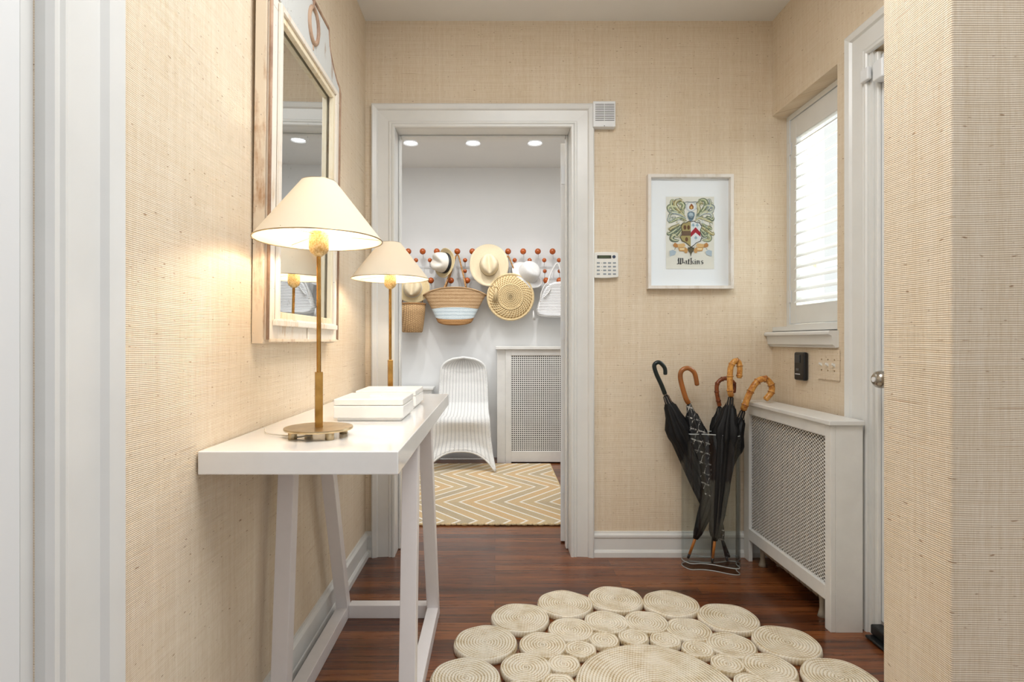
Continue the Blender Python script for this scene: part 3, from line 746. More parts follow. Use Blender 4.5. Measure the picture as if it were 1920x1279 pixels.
# the name in black letter strokes (u to the right, v down; unit = zoom of the print)
Lm = MB()
def sk(u0, v0, u1, v1, w0, w1=None):
    w1 = w0 if w1 is None else w1
    k = 1023/1920*1.2*(100/120)     # 19.2 px-per-px zoom to 8.525
    f = 8.525/19.2
    U = lambda u: au((1240 - 1230)*8.525 + u*f); V = lambda v: av((470 - 360)*8.525 + v*f)
    y = UY - .0016 - .00001*(len(Lm.f) % 9)
    d = Vector((u1-u0, v1-v0)); 
    if abs(d.y) > abs(d.x)*.8: q = [(u0-w0/2, v0), (u0+w0/2, v0-w0*.35), (u1+w1/2, v1-w1*.1), (u1-w1/2, v1+w1*.3)]
    else: q = [(u0, v0-w0/2), (u0, v0+w0/2), (u1, v1+w1/2), (u1, v1-w1/2)]
    Lm.add([(U(a), y, V(b)) for a, b in q], [(0,1,2,3)])
for s in [
 # W
 (620,295,625,460,40,36),(575,350,620,330,18,10),(580,385,615,375,14,8),(595,270,640,300,14,30),(560,495,640,470,22,30),(640,470,665,500,26,10),
 (695,290,690,480,42,40),(670,500,720,485,24,28),(640,300,680,285,10,14),(765,290,770,465,40,34),(725,300,750,285,12,20),(715,480,800,445,10,22),
 # a
 (820,430,865,500,30,12),(820,395,905,375,8,22),(900,375,905,480,34,30),(850,440,890,420,8,10),(905,490,935,480,26,8),
 # t
 (985,320,975,480,38,38),(985,330,1010,315,30,18),(945,375,1020,372,18,16),(945,500,1005,485,14,26),
 # k
 (1065,290,1070,470,34,34),(1040,280,1105,280,10,18),(1020,500,1115,485,16,22),(1085,410,1160,380,10,22),(1110,420,1150,480,24,26),(1145,490,1180,480,24,6),
 # i
 (1215,380,1215,475,34,32),(1195,495,1245,485,18,22),(1200,340,1230,330,22,16),
 # n
 (1285,375,1285,480,34,34),(1265,385,1300,365,10,24),(1300,390,1350,370,8,24),(1350,380,1355,480,32,30),(1270,500,1305,490,14,20),(1355,495,1390,485,24,8),
 # s
 (1430,410,1450,375,34,30),(1450,370,1500,385,18,28),(1425,410,1500,450,26,34),(1490,450,1495,480,34,26),(1420,485,1490,490,10,26)]:
    sk(*s)
Lm.build('lettering', ink('1d2026'), art, fix=False)
# ------------------------------------------------------------------ left wall mirror (leaning slightly forward at the top)
MY0, MY1, MZ0 = 1.386, 2.018, CZ - .006
mr = thing('trumeau_mirror', 'tall distressed whitewashed wall mirror with shaped top above the console table', 'mirror', (LX, 1.70, MZ0))
FX = LX + .036
yc = (MY0 + MY1)/2
sil = [(MY0, CZ-.006), (MY1, CZ-.006), (MY1, CZ+.905), (MY1-.012, CZ+.922)]
arc = [(MY1-.055, CZ+.935), (MY1-.105, CZ+.965), (MY1-.14, CZ+1.0), (MY1-.155, CZ+1.05), (MY1-.155, CZ+1.062)]
sil += arc
sil2 = sil + [(2*yc - y, z) for y, z in sil[::-1]][:-2]
gy0, gy1, gz0, gz1 = 1.462, 1.938, CZ+.066, CZ+.858      # glass opening
def topz(y):
    """height of the shaped outline at y"""
    pts = sorted(sil[2:], key=lambda p: p[0]); yy = max(y, 2*yc - y)
    if yy <= pts[0][0]: return CZ+1.062
    for (a, b), (c, d) in zip(pts, pts[1:]):
        if a <= yy <= c: return b + (d-b)*(yy-a)/max(c-a, 1e-6)
    return CZ+.905
def slab(ins, x0, x1, n=64):
    """shaped frame board with the glass opening left out, inset by ins from the outline"""
    mb = MB()
    a, b = MY0+ins, MY1-ins
    mb.box(x0, x1, a, gy0, CZ-.006+ins, gz1).box(x0, x1, gy1, b, CZ-.006+ins, gz1).box(x0, x1, gy0, gy1, CZ-.006+ins, gz0)
    ys = [a + (b-a)*i/n for i in range(n+1)]
    rs = []
    for y in ys:
        zt = topz(yc + (y-yc)*(MY1-MY0)/(b-a)) - ins
        rs.append([(x0, y, gz1), (x1, y, gz1), (x1, y, zt), (x0, y, zt)])
    return mb.rings(rs)
slab(0, LX+.002, FX-.008).build('frame', M['frame_side'], mr, fix=True)
slab(.010, FX-.008, FX).build('face_board', M['frame_pale'], mr, bevel=.002)
# crest panel in grey-blue paint
cp = []
for i in range(41):
    y = MY0+.030 + (MY1-MY0-.06)*i/40
    cp.append([(FX, y, gz1+.03), (FX+.004, y, gz1+.03), (FX+.004, y, topz(y)-.022), (FX, y, topz(y)-.022)])
MB().rings(cp).build('crest_panel', M['frame_grey'], mr)
# edge bead following the outline
path = [(FX+.002, y, z) for y, z in [(MY0+.009, CZ+.004), (MY0+.009, CZ+.895)]] + [(FX+.002, MY0+.015+(MY1-MY0-.03)*i/50, topz(MY0+.005+(MY1-MY0-.01)*i/50)-.010) for i in range(51)] + [(FX+.002, MY1-.009, CZ+.895), (FX+.002, MY1-.009, CZ+.004)]
MB().tube(path, .0045, 6).build('edge_bead', M['frame_edge'], mr, smooth=True)
# inner slips round the glass
def slip(a, w, x0, x1, name, m):
    mb = MB(); i0, i1, j0, j1 = gy0-a, gy1+a, gz0-a, gz1+a
    mb.box(x0, x1, i0, i0+w, j0, j1).box(x0, x1, i1-w, i1, j0, j1).box(x0, x1, i0+w, i1-w, j0, j0+w).box(x0, x1, i0+w, i1-w, j1-w, j1)
    mb.build(name, m, mr, bevel=.0015)
slip(.022, .016, FX+.001, FX+.010, 'moulding', M['frame_pale'])
slip(.006, .018, FX-.012, FX+.003, 'inner_slip', M['frame_gold'])
MB().box(FX+.001, FX+.014, gy0-.035, gy1+.035, gz0-.026, gz0-.010).build('bottom_rail', M['frame_pale'], mr, bevel=.002)
MB().box(FX+.001, FX+.006, yc-.012, yc-.002, CZ+.004, gz0-.026).build('centre_strip', M['frame_pale'], mr, bevel=.001)
MB().box(FX+.001, FX+.006, MY0+.018, MY1-.018, CZ-.002, CZ+.006).build('base_strip', M['frame_side'], mr, bevel=.001)
MB().box(LX+.012, LX+.020, gy0+.001, gy1-.001, gz0+.001, gz1-.001).build('mirror_glass', M['mirror'], mr)
ring = [(FX+.006, yc-.0+.042*math.cos(2*PI*i/36), CZ+.968+.052*math.sin(2*PI*i/36)) for i in range(36)]
MB().tube(ring, .007, 8, closed=True).build('oval_moulding', M['frame_edge'], mr, smooth=True)
mr.rotation_euler = (0, .0125, 0)
MB().tube([(FX+.004, yc, CZ+1.02), (FX+.005, yc, CZ+1.056)], .0045, 8).build('crest_ridge', M['frame_edge'], mr)
MB().tube([(FX+.004, yc, CZ+.916), (FX+.004, yc+.002, gz1+.036)], .003, 8).build('crest_ridge', M['frame_edge'], mr)

# ------------------------------------------------------------------ console table
TT = CZ - .225; TX0, TX1, TY0, TY1 = LX+.004, -.197, 1.13, 2.36
tb = thing('console_table', 'narrow white lacquered console table on angled trestle legs', 'console table', (-.40, 1.745, 0))
MB().box(TX0, TX1, TY0, TY1, TT-.048, TT).build('table_top', M['lacquer'], tb, bevel=.0025, bseg=3)
LW = .042
def leg(x, yt, yb, name='leg'):
    b = [(x, yb-LW/2, 0), (x+LW, yb-LW/2, 0), (x+LW, yb+LW/2, 0), (x, yb+LW/2, 0)]
    t = [(x, yt-LW/2, TT-.048), (x+LW, yt-LW/2, TT-.048), (x+LW, yt+LW/2, TT-.048), (x, yt+LW/2, TT-.048)]
    MB().hexa(b, t).build(name, M['legs'], tb, bevel=.0015)
for x in (-.576, -.247):
    leg(x, 1.795, 2.045); leg(x, 1.50, 1.43)
    MB().box(x+.001, x+LW-.001, 1.43+LW/2, 2.045-LW/2, 0, .046).build('floor_rail', M['legs'], tb, bevel=.0015)
for y in (2.045, 1.43):
    MB().box(-.534, -.247, y-.0205, y+.0205, 0, .047).build('cross_rail', M['legs'], tb, bevel=.0015)

# ------------------------------------------------------------------ lamps
def lamp(x, y, label, rot):
    r = thing('table_lamp', label, 'table lamp', (x, y, TT), 'brass lamps on the console table')
    B = .017
    MB().lathe([(.0005, B+.0055), (.078, B+.0055), (.079, B+.003), (.078, B), (.0005, B)], (x, y, TT), 64, cap0=False, cap1=False).build('lamp_base', M['brass_dull'], r, smooth='auto')
    for k in range(4):
        a = R(-50 + 90*k + rot)
        MB().lathe([(.0095, 0), (.010, .001), (.010, B-.001), (.0095, B)], (x+.062*math.cos(a), y+.062*math.sin(a), TT), 20).build('foot', M['brass_dull'], r, smooth='auto')
    c, s = math.cos(R(22)), math.sin(R(22)); h = .0088
    q = [(x + h*(c*u - s*v), y + h*(s*u + c*v)) for u, v in ((-1,-1),(1,-1),(1,1),(-1,1))]
    MB().hexa([(a, b, TT+B+.005) for a, b in q], [(a, b, TT+.152) for a, b in q]).build('square_column', M['brass'], r, bevel=.0008)
    MB().lathe([(.0052, .150), (.0052, .430)], (x, y, TT), 16).build('pole', M['brass'], r, smooth='auto')
    MB().lathe([(.006, .424), (.012, .428), (.0195, .434), (.0225, .442), (.023, .480), (.0225, .482), (.0, .482)][:-1], (x, y, TT), 32).build('lamp_socket', M['socket'], r, smooth='auto')
    zb, zt, rb, rt = .238+.225, .376+.225, .148, .040
    sh = MB().lathe([(rb, zb), (rb-.05, zb+.064), (rt, zt), (rt-.0015, zt), (rb-.0515, zb+.064), (rb-.002, zb)], (x, y, TT), 96, cap0=False, cap1=False)
    n0 = 96*5                       # close the profile
    nv = len(sh.v); sh.f += [(5*96+j, 5*96+(j+1)%96, (j+1)%96, j) for j in range(96)]; sh.mi += [0]*96
    so = sh.build('lamp_shade', M['shade'], r, smooth='auto')
    rim = MB()
    rim.tube([(x+(rb-.001)*math.cos(2*PI*i/72), y+(rb-.001)*math.sin(2*PI*i/72), TT+zb) for i in range(72)], .0016, 6, closed=True)
    rim.tube([(x+(rt-.001)*math.cos(2*PI*i/48), y+(rt-.001)*math.sin(2*PI*i/48), TT+zt) for i in range(48)], .0014, 6, closed=True)
    rim.build('trim_binding', M['brass_dull'], so, smooth=True)
    sp_ = MB()
    for k in range(3):
        a = R(15 + 120*k + rot)
        sp_.tube([(x+.02*math.cos(a), y+.02*math.sin(a), TT+zb+.012), (x+(rb-.004)*math.cos(a), y+(rb-.004)*math.sin(a), TT+zb+.006)], .0008, 5)
    sp_.build('shade_spider', M['brass_dull'], r)
    MB().ball((x, y, TT+.515), .022, 16, (1, 1, 1.3)).build('bulb', M['bulb'], r, smooth=True)
    for dx, dy in ((.045, 0), (-.045, 0)):
        l = point('lamp_light', (x + dx, y + dy, TT+.528), 1.05, .012, (1, .90, .78))
    MB().tube(cr([(x+.01, y+.01, TT+.012), (x-.03, y-.03, TT+.004), (x-.07, y-.01, TT+.003), (x-.13, y+.02, TT+.0035), (LX+.03, y+.09, TT+.003)], 6), .0015, 6).build('cord', simple('lamp_cord', 'cfc9bd', .5, wear=0), r, smooth=True)
lamp(*LAMPS[0], 'near brass table lamp with cream cone shade beside the white boxes', 0)
lamp(*LAMPS[1], 'far brass table lamp with cream cone shade behind the white boxes', 20)

# ------------------------------------------------------------------ alabaster boxes
def abox(x0, x1, y0, y1, h, label):
    r = thing('alabaster_box', label, 'box', ((x0+x1)/2, (y0+y1)/2, TT), 'white stone boxes on the console table')
    MB().box(x0+.008, x1-.008, y0+.008, y1-.008, TT, TT+.010).box(x0, x1, y0, y1, TT+.009, TT+h*.70).build('box_body', M['alab'], r, bevel=.003, bseg=3)
    lid = MB().box(x0+.0005, x1-.0005, y0+.0005, y1-.0005, TT+h*.715, TT+h).build('lid', M['alab'], r, bevel=.003, bseg=3)
    MB().box((x0+x1)/2-.018, (x0+x1)/2+.018, (y0+y1)/2-.006, (y0+y1)/2+.006, TT+h*.98, TT+h+.003).build('lid_grip', M['alab'], lid, bevel=.002)
abox(-.452, -.256, 1.55, 1.745, .0625, 'nearer of two low white alabaster boxes on the table')
abox(-.462, -.262, 1.835, 2.025, .060, 'farther of two low white alabaster boxes, behind the first')

# ------------------------------------------------------------------ umbrella stand
stand_pts = [(.846,2.475),(.868,2.448),(.915,2.449),(.965,2.432),(1.015,2.402),(1.050,2.392),(1.066,2.410),(1.066,2.445),(1.088,2.480),(1.112,2.510),(1.108,2.538),(1.075,2.548),(1.02,2.532),(.96,2.532),(.90,2.545),(.858,2.532),(.842,2.505)]
ol = cr([(x, y, 0) for x, y in stand_pts], 5, closed=True)
def inset(P, d):
    n = len(P); out = []
    for i in range(n):
        t = (P[(i+1)%n] - P[i-1]).normalized(); out.append(P[i] + Vector((-t.y, t.x, 0))*d)
    return out
def edge_mat():
    t = NT('polished_acrylic_edge'); t.col(lin('eef3f3')); t.rough(.12)
    tr = t.n('ShaderNodeBsdfTransparent'); mx = t.n('ShaderNodeMixShader'); mx.inputs[0].default_value = .6
    t.l(t.b.outputs[0], mx.inputs[1]); t.l(tr.outputs[0], mx.inputs[2]); t.l(mx.outputs[0], t.t.nodes['Material Output'].inputs[0]); return t.m
M['edge'] = edge_mat()
sd = thing('umbrella_stand', 'clear acrylic umbrella stand with wavy outline in the corner', 'umbrella stand', (.98, 2.48, 0))
inn = inset(ol, .0045)
ht = CZ - .412 + .0
lv = [[(p.x, p.y, z) for p in ol] for z in (.0, ht)] + [[(p.x, p.y, z) for p in inn] for z in (ht, .028)]
MB().rings(lv).build('clear_wall', M['acrylic'], sd, smooth='auto')
for z_, nm in ((ht, 'polished_rim'), (.0295, 'base_edge'), (.003, 'base_edge')):
    MB().tube([(p.x, p.y, z_) for p in inset(ol, .0022)], .0023, 8, closed=True).build(nm, M['edge'], sd, smooth=True)
UF = .030
# ------------------------------------------------------------------ umbrellas
def umbrella(tip, collar, hook, label, cloth, hmat, ferr, L_can=1.0, rmax=.050, hr=.0095, nodes=False, seed=1, band=False):
    rn = random.Random(seed)
    tip, collar = Vector(tip), Vector(collar)
    root = thing('umbrella', label, 'umbrella', tuple(tip), 'umbrellas in the clear stand')
    ax = (tip - collar); L = ax.length; ax.normalize()
    N = ax.orthogonal().normalized(); B = ax.cross(N)
    prof = [(0,.010),(.03,.016),(.06,.024),(.12,.032),(.20,rmax),(.235,rmax*1.0),(.27,rmax*.86),(.40,rmax*.78),(.55,rmax*.68),(.70,rmax*.52),(.82,.017),(.865,.009)]
    rs = []; seg = 48; ph = rn.uniform(0, 6)
    for s_, r_ in prof:
        ring = []
        for j in range(seg):
            a = 2*PI*j/seg
            k = 1 + .20*math.cos(8*a + s_*7 + ph) + .07*math.cos(3*a + 5*s_ + ph)
            sl = L*s_*L_can + (.014*math.cos(8*a + ph) if s_ < .04 else 0) + (.016*math.cos(5*a + 2) if .19 < s_ < .25 else 0)
            ring.append(collar + ax*sl + r_*k*(math.cos(a)*N + math.sin(a)*B))
        rs.append(ring)
    MB().rings(rs).build('canopy', cloth, root, smooth=True)
    rib = MB()
    for j in range(8):
        a = 2*PI*j/8; d = math.cos(a)*N + math.sin(a)*B
        rib.tube([collar + ax*.03 + d*.016, collar - ax*.004 + d*.0125], .0014, 6)
    rib.build('rib_tip', M['nickel'], root)
    MB().tube([collar - ax*.022, tip - ax*.11], .0055, 10).build('shaft', M['nickel'], root, smooth=True)
    a0, a1, a2 = tip - ax*(L*(1-.85*L_can)), tip - ax*.020, tip
    fr_ = MB().tube([a0, a1], .0062, 12).build('ferrule', ferr, root, smooth=True)
    MB().tube([a1, a2], [.0065, .0055], 12).build('ferrule_tip', M['black'], root, smooth=True)
    P = cr([tuple(collar - ax*.016)] + hook, 8)
    n = len(P); rad = []
    for i in range(n): rad.append(hr*(1 - .12*i/n))
    if nodes:
        every = nodes
        rad = [r*(1.0 + (.26 if i % every == 0 and i else 0)) for i, r in enumerate(rad)]
        # sharpen the nodes with close extra rings
        PP, RR, nodes_at = [], [], []
        for i in range(n):
            if i % every == 0 and 0 < i < n-1:
                nodes_at.append((P[i].copy(), (P[i+1]-P[i-1]).normalized(), hr*(1.17-.1*i/n)))
                d = (P[i+1]-P[i-1]).normalized()
                for o, f in ((-.0035, 1), (-.0012, 1.2), (0, 1.08), (.0012, 1.2), (.0035, 1)): PP.append(P[i]+d*o); RR.append(hr*f*(1-.1*i/n))
            else: PP.append(P[i]); RR.append(hr*(.98-.1*i/n))
        P, rad = PP, RR
    P.append(P[-1] + (P[-1]-P[-2]).normalized()*hr*.35); rad.append(rad[-1]*.6)
    h = MB().tube(P, rad, 14).build('handle', hmat, root, smooth=True)
    if nodes:
        for c_, d_, r_ in nodes_at:
            MB().tube([c_-d_*.0011, c_-d_*.0003, c_+d_*.0003, c_+d_*.0011], [r_*.97, r_*1.06, r_*1.06, r_*.97], 14).build('bamboo_node', M['bamboo_dark'], h, smooth=True)
    if band:
        MB().tube([collar - ax*.020, collar - ax*.008], .0088, 14).build('collar', M['nickel'], root, smooth=True)
H = lambda L, Y: [tuple(at(a, b, Y)) for a, b in L]
umbrella((1.062, 2.515, UF+.004), at(1249,745,2.50), H([(1240,722),(1230,700),(1227,685),(1236,680),(1246,690),(1247.5,702)], 2.49), 'black umbrella with a dark leather crook handle, leftmost in the stand', M['umb_black'], M['leather'], M['black'], hr=.0100, seed=1, band=True)
umbrella((1.035, 2.470, UF+.004), at(1292,762,2.50), H([(1285,745),(1276,712),(1278,696),(1290,691),(1302,700),(1307,722)], 2.49), 'black checked umbrella with a smooth reddish wood crook handle', M['umb_plaid'], M['hook_wood'], M['black'], hr=.0115, rmax=.044, seed=2)
umbrella((.960, 2.450, UF+.004), at(1370,748,2.44), H([(1369,735),(1368.5,712),(1370,690),(1377,678),(1385,680),(1387,692),(1386,708)], 2.425), 'black umbrella with an upright pale bamboo crook, middle of the stand', M['umb_black'], M['bamboo'], M['ferrule'], hr=.0130, nodes=9, seed=3)
umbrella((.870, 2.500, UF+.004), at(1392,774,2.47), H([(1397,760),(1407,735),(1420,716),(1435,711),(1446,722),(1446,736),(1436,749)], 2.46), 'black umbrella with a large pale bamboo crook leaning right', M['umb_black'], M['bamboo'], M['ferrule'], hr=.0145, nodes=8, seed=4)
umbrella((.985, 2.515, UF+.004), at(1349,768,2.54), H([(1347,752),(1344,735),(1345,720),(1354,711.5),(1366,711),(1376,720),(1376,736)], 2.54), 'umbrella with a dark reddish bamboo crook behind the upright one', M['umb_black'], M['bamboo_dark'], M['black'], hr=.0100, nodes=8, rmax=.034, seed=5)

# ------------------------------------------------------------------ jute circle rug
RCX, RCY = .466, 1.585
rg = thing('jute_circle_rug', 'round bleached jute rug made of coiled braided circles on the hall floor', 'rug', (RCX, RCY, 0))
def coil_mb(cx, cy, r, h, seg=48):
    rn = random.Random(int(cx*1e4) ^ int(cy*1e4)); ph = rn.uniform(0, 6)
    rs = []
    for rr, z in [(1,.0),(1,.35),(.985,.75),(.955,1),(.90,1.03),(.8,.96),(.6,.92),(.3,.9),(.02,.9)]:
        rs.append([(cx + r*rr*(1+.012*math.cos(3*2*PI*j/seg+ph))*math.cos(2*PI*j/seg), cy + r*rr*(1+.012*math.cos(3*2*PI*j/seg+ph))*math.sin(2*PI*j/seg), h*z*(1+.06*math.sin(5*2*PI*j/seg+ph))+.0005) for j in range(seg)])
    return MB().rings(rs, True, True)
def add_coil(cx, cy, r, h): coil_mb(cx, cy, r, h).build('braided_coil', M['coil'], rg, smooth=True, origin=(cx, cy, 0))
add_coil(RCX, RCY, .238, .020)
for n_, rad, r, ph, h in ((17, .556, .1055, 0, .021), (17, .386, .0790, .5, .020), (17, .282, .0510, 0, .019)):
    for k in range(n_):
        a = PI/2 + 2*PI*(k + ph)/n_
        add_coil(RCX + rad*math.cos(a), RCY + rad*math.sin(a), r, h)
# ------------------------------------------------------------------ mudroom: rug, cabinet, radiator cover, chair
cr_mb = MB().box(-1.35, .447, 3.045, 4.54, .0005, .012)
cg = thing('chevron_rug', 'tan and white chevron jute rug on the far room floor', 'rug', (-.4, 3.8, 0))
cr_mb.build('rug_weave', M['chev'], cg, bevel=.004)
hem = MB()
for i in range(0, 60):
    a = -1.35 + 1.797*i/60
    hem.ball((a+.015, 3.043, .007), .013 + .003*math.sin(i*2.3), 8, (1.3, .5, .5))
for i in range(50):
    hem.ball((.449, 3.06 + 1.49*i/50, .007), .013, 8, (.5, 1.3, .5))
hem.build('braided_edge', M['raffia'], cg, smooth=True)

sc = thing('storage_cabinet', 'low white cabinet partly hidden behind the console table end', 'cabinet', (-.72, 4.7, 0))
MB().box(-.98, -.528, 4.62, 4.80, 0, .606).build('cabinet_body', M['wall_white'], sc, bevel=.003)
MB().box(-1.0, -.515, 4.60, 4.81, .606, .624).build('cabinet_top', trim, sc, bevel=.003)

BY = 4.585
bc = thing('radiator_cover', 'white radiator cover with pierced metal grille beside the wicker chair', 'radiator cover', (.42, 4.7, 0))
X0b, X1b, Tb = wx(934, BY), 1.05, CZ - .045
X0b = wx(948, BY)
fb = MB()
gx0, gx1, gz0b, gz1b = wx(958.5, BY), 1.0, wz(847, BY), wz(667, BY)
fb.box(X0b, gx0, BY, BY+.02, 0, Tb-.025).box(gx1, X1b, BY, BY+.02, 0, Tb-.025).box(gx0, gx1, BY, BY+.02, gz1b, Tb-.025).box(gx0, gx1, BY, BY+.02, wz(867, BY), gz0b)
fb.build('front_frame', M['cover'], bc, bevel=.002)
MB().box(wx(932, BY), X0b, BY+.012, YF-.002, 0, Tb-.025).build('side_panel', M['cover'], bc, bevel=.002)
MB().box(wx(929, BY), X1b, BY-.02, YF-.002, Tb-.025, Tb).build('cover_top', M['cover'], bc, bevel=.003)
# pierced grille: rings of plate round each hole
gr = MB(); pit = .0172; r_h = .0056
nx, nz = int((gx1-gx0)/pit), int((gz1b-gz0b)/pit)
pxx, pzz = (gx1-gx0)/nx, (gz1b-gz0b)/nz
for i in range(nx):
    for k in range(nz):
        cx, cz = gx0 + (i+.5)*pxx, gz0b + (k+.5)*pzz
        sq = [(cx-pxx/2, cz-pzz/2), (cx, cz-pzz/2), (cx+pxx/2, cz-pzz/2), (cx+pxx/2, cz), (cx+pxx/2, cz+pzz/2), (cx, cz+pzz/2), (cx-pxx/2, cz+pzz/2), (cx-pxx/2, cz)]
        ci = [(cx + r_h*math.cos(R(-135+45*q)), cz + r_h*math.sin(R(-135+45*q))) for q in range(8)]
        vs = [(a, BY+.006, b) for a, b in sq] + [(a, BY+.006, b) for a, b in ci] + [(a, BY+.009, b) for a, b in ci]
        fs = [(q, (q+1)%8, (q+1)%8+8, q+8) for q in range(8)] + [(q+8, (q+1)%8+8, (q+1)%8+16, q+16) for q in range(8)]
        gr.add(vs, fs)
        # small slots at the cell corners
gr.build('pierced_grille', M['cover'], bc, fix=False)
MB().box(gx0, gx1, BY+.06, BY+.07, .02, Tb-.05).build('shade_backing', M['dark'], bc)  # added sheet, its dark colour acts as shade seen through the holes

# wicker chair: one continuous ribbon from back to seat to skirt
ch = thing('wicker_chair', 'white painted wicker chair with rounded back and flared skirt', 'chair', (-.19, 4.45, .012))
cxm = wx(867, 4.5)
def chair_profile(t, u):
    """t: 0 back top .. 1 skirt bottom, u: -1..1 across"""
    keys = [(0, 4.70, .875, .17), (.10, 4.70, .80, .185), (.25, 4.685, .66, .195), (.40, 4.64, .50, .20), (.47, 4.58, .445, .203), (.58, 4.45, .422, .208), (.68, 4.33, .425, .212),
            (.72, 4.295, .415, .215), (.76, 4.28, .385, .218), (.85, 4.30, .26, .225), (.93, 4.29, .14, .24), (1.0, 4.235, .024, .266)]
    for (t0, y0_, z0_, w0), (t1, y1_, z1_, w1) in zip(keys, keys[1:]):
        if t <= t1 + 1e-9:
            f = (t-t0)/(t1-t0); return (y0_+(y1_-y0_)*f, z0_+(z1_-z0_)*f, w0+(w1-w0)*f)
    return keys[-1][1:]
NT_, NU = 60, 28
rows = []
for i in range(NT_+1):
    t = i/NT_; row = []
    for j in range(NU+1):
        u = -1 + 2*j/NU
        tt = t
        y, z, wd = chair_profile(t, u)
        if t < .15:                         # arched top
            lim = math.sqrt(max(0, 1 - ((.15-t)/.15)**2))*.985 + .015
            wd = .188*lim
            z = .875 - (.875-.765)*(t/.15)
        if t < .45: y += .045*(u*u)*(-1)*(.45-t)/.45*1.2
        if t > .76:
            f = (t-.76)/.24
            arch = .135*(1-abs(u)**2.6)*f
            z = z + arch
            y += .06*(1-u*u)*f
            if abs(u) > .9: y -= .02*f
        if .45 < t < .75: z -= .02*(1-u*u)*math.sin(PI*(t-.45)/.3)
        row.append((cxm + u*wd, y, z))
    rows.append(row)
mbc = MB()
vs = [p for r_ in rows for p in r_]; Wn = NU+1
mbc.add(vs, [(i*Wn+j, i*Wn+j+1, (i+1)*Wn+j+1, (i+1)*Wn+j) for i in range(NT_) for j in range(NU)])
shell = mbc.build('woven_shell', M['wick_white'], ch, smooth=True, solid=.014, fix=False)
uvl = shell.data.uv_layers.new(name='weave')
for lp in shell.data.loops: uvl.data[lp.index].uv = ((lp.vertex_index % Wn)/NU, (lp.vertex_index // Wn)/NT_)
edge = [r_[0] for r_ in rows[::-1]] + [] + [r_[-1] for r_ in rows]
MB().tube([tuple(Vector(p)) for p in edge], .010, 10).build('edge_binding', M['wick_rim'], ch, smooth=True)
MB().tube(rows[-1], .008, 8).build('skirt_hem', M['wick_rim'], ch, smooth=True)
sb = MB()
for sx in (-1, 1):
    sb.tube(cr([(cxm+sx*.262, 4.30, .024), (cxm+sx*.25, 4.50, .023), (cxm+sx*.21, 4.66, .022)], 6), .009, 8)
sb.tube([(cxm-.21, 4.66, .022), (cxm+.21, 4.66, .022)], .009, 8)
sb.tube(cr([(cxm-.2, 4.66, .022), (cxm-.2, 4.66, .25), (cxm-.19, 4.60, .43)], 5), .009, 8).tube(cr([(cxm+.2, 4.66, .022), (cxm+.2, 4.66, .25), (cxm+.19, 4.60, .43)], 5), .009, 8)
sb.build('base_frame', M['wick_rim'], ch, smooth=True)

# ------------------------------------------------------------------ ceiling spots in the far room
for i, (px, lab) in enumerate(((770, 'left'), (887, 'middle'), (1003, 'right'))):
    Y = 4.05; x = wx(px, Y)
    r = thing('ceiling_spotlight', lab + ' one of three small white ceiling spotlights above the hats' if lab == 'middle' else lab + 'most of three small white ceiling spotlights above the hats', 'spotlight', (x, Y, HC), 'ceiling spots in the far room')
    MB().lathe([(.045, 0), (.045, -.006), (.022, -.010), (.026, -.026), (.058, -.066), (.054, -.067), (.026, -.035)], (x, Y, HC - .0005), 28, cap1=False).build('fixture', M['plastic'], r, smooth='auto')
    MB().lathe([(.030, -.040), (.047, -.060), (.036, -.063), (.002, -.064)], (x, Y, HC), 24).build('bulb', M['spotlit'], r, smooth=True)
    spot('spot_light', (x, Y, HC - .085), (x, 4.62, .9), 13, 78, .9, .016, (1, .985, .96))

# ------------------------------------------------------------------ ball racks
def ball_rack(tops, mids, thirds, lows, label):
    cx = wx(sum(tops)/len(tops), 4.77)
    r = thing('ball_coat_rack', label, 'coat rack', (cx, YF, CZ + .6), 'ball coat racks on the far wall')
    Z = lambda py: wz(py, 4.77)
    def wire(mb, pts): mb.tube(cr([(wx(a, 4.80), y, wz(b, 4.80)) for a, b, y in pts], 5), .0028, 6)
    fr_ = MB(); zrow = [(tops, 472, 4.745, .0265), (mids, 488.5, 4.755, .019), (thirds, 509, 4.755, .017), (lows, 526.5, 4.735, .0265)]
    lo, hi = min(tops + mids), max(tops + mids)
    wire(fr_, [(lo-2, 500, 4.815), ((lo+hi)/2, 500, 4.815), (hi+2, 500, 4.815)])
    wire(fr_, [(lo-2, 521, 4.815), ((lo+hi)/2, 521, 4.815), (hi+2, 521, 4.815)])
    for t in tops: wire(fr_, [(t, 472, 4.76), (t+1, 480, 4.80), (t+2, 500, 4.812), (t+2, 521, 4.812)])
    for t in mids: wire(fr_, [(t, 488.5, 4.765), (t, 495, 4.80), (t, 500, 4.812)])
    for t in thirds: wire(fr_, [(t, 509, 4.765), (t, 515, 4.80), (t, 521, 4.812)])
    for t in lows: wire(fr_, [(t, 526.5, 4.75), (t, 535, 4.785), (t, 530, 4.81), (t, 521, 4.812)])
    fr_.build('wire_frame', M['wire'], r, smooth=True)
    for row, py, Y, rad in zrow:
        for t in row: MB().ball((wx(t, Y), Y, wz(py, Y)), rad, 20).build('wooden_ball', M['ballwood'], r, smooth=True)
ball_rack([738, 765.5, 792.5, 819], [780, 806], [], [752, 808], 'white wire rack with wooden balls, left end behind the lamp shade')
ball_rack([857.4, 885.7, 912], [872, 898], [872], [845.5, 876], 'white wire rack with wooden balls holding the striped tote')
ball_rack([952.6, 981, 1008.5, 1036], [965, 993, 1020.5, 1048], [1021.4, 1049], [965, 1024, 1049], 'white wire rack with wooden balls at the right near the door frame')

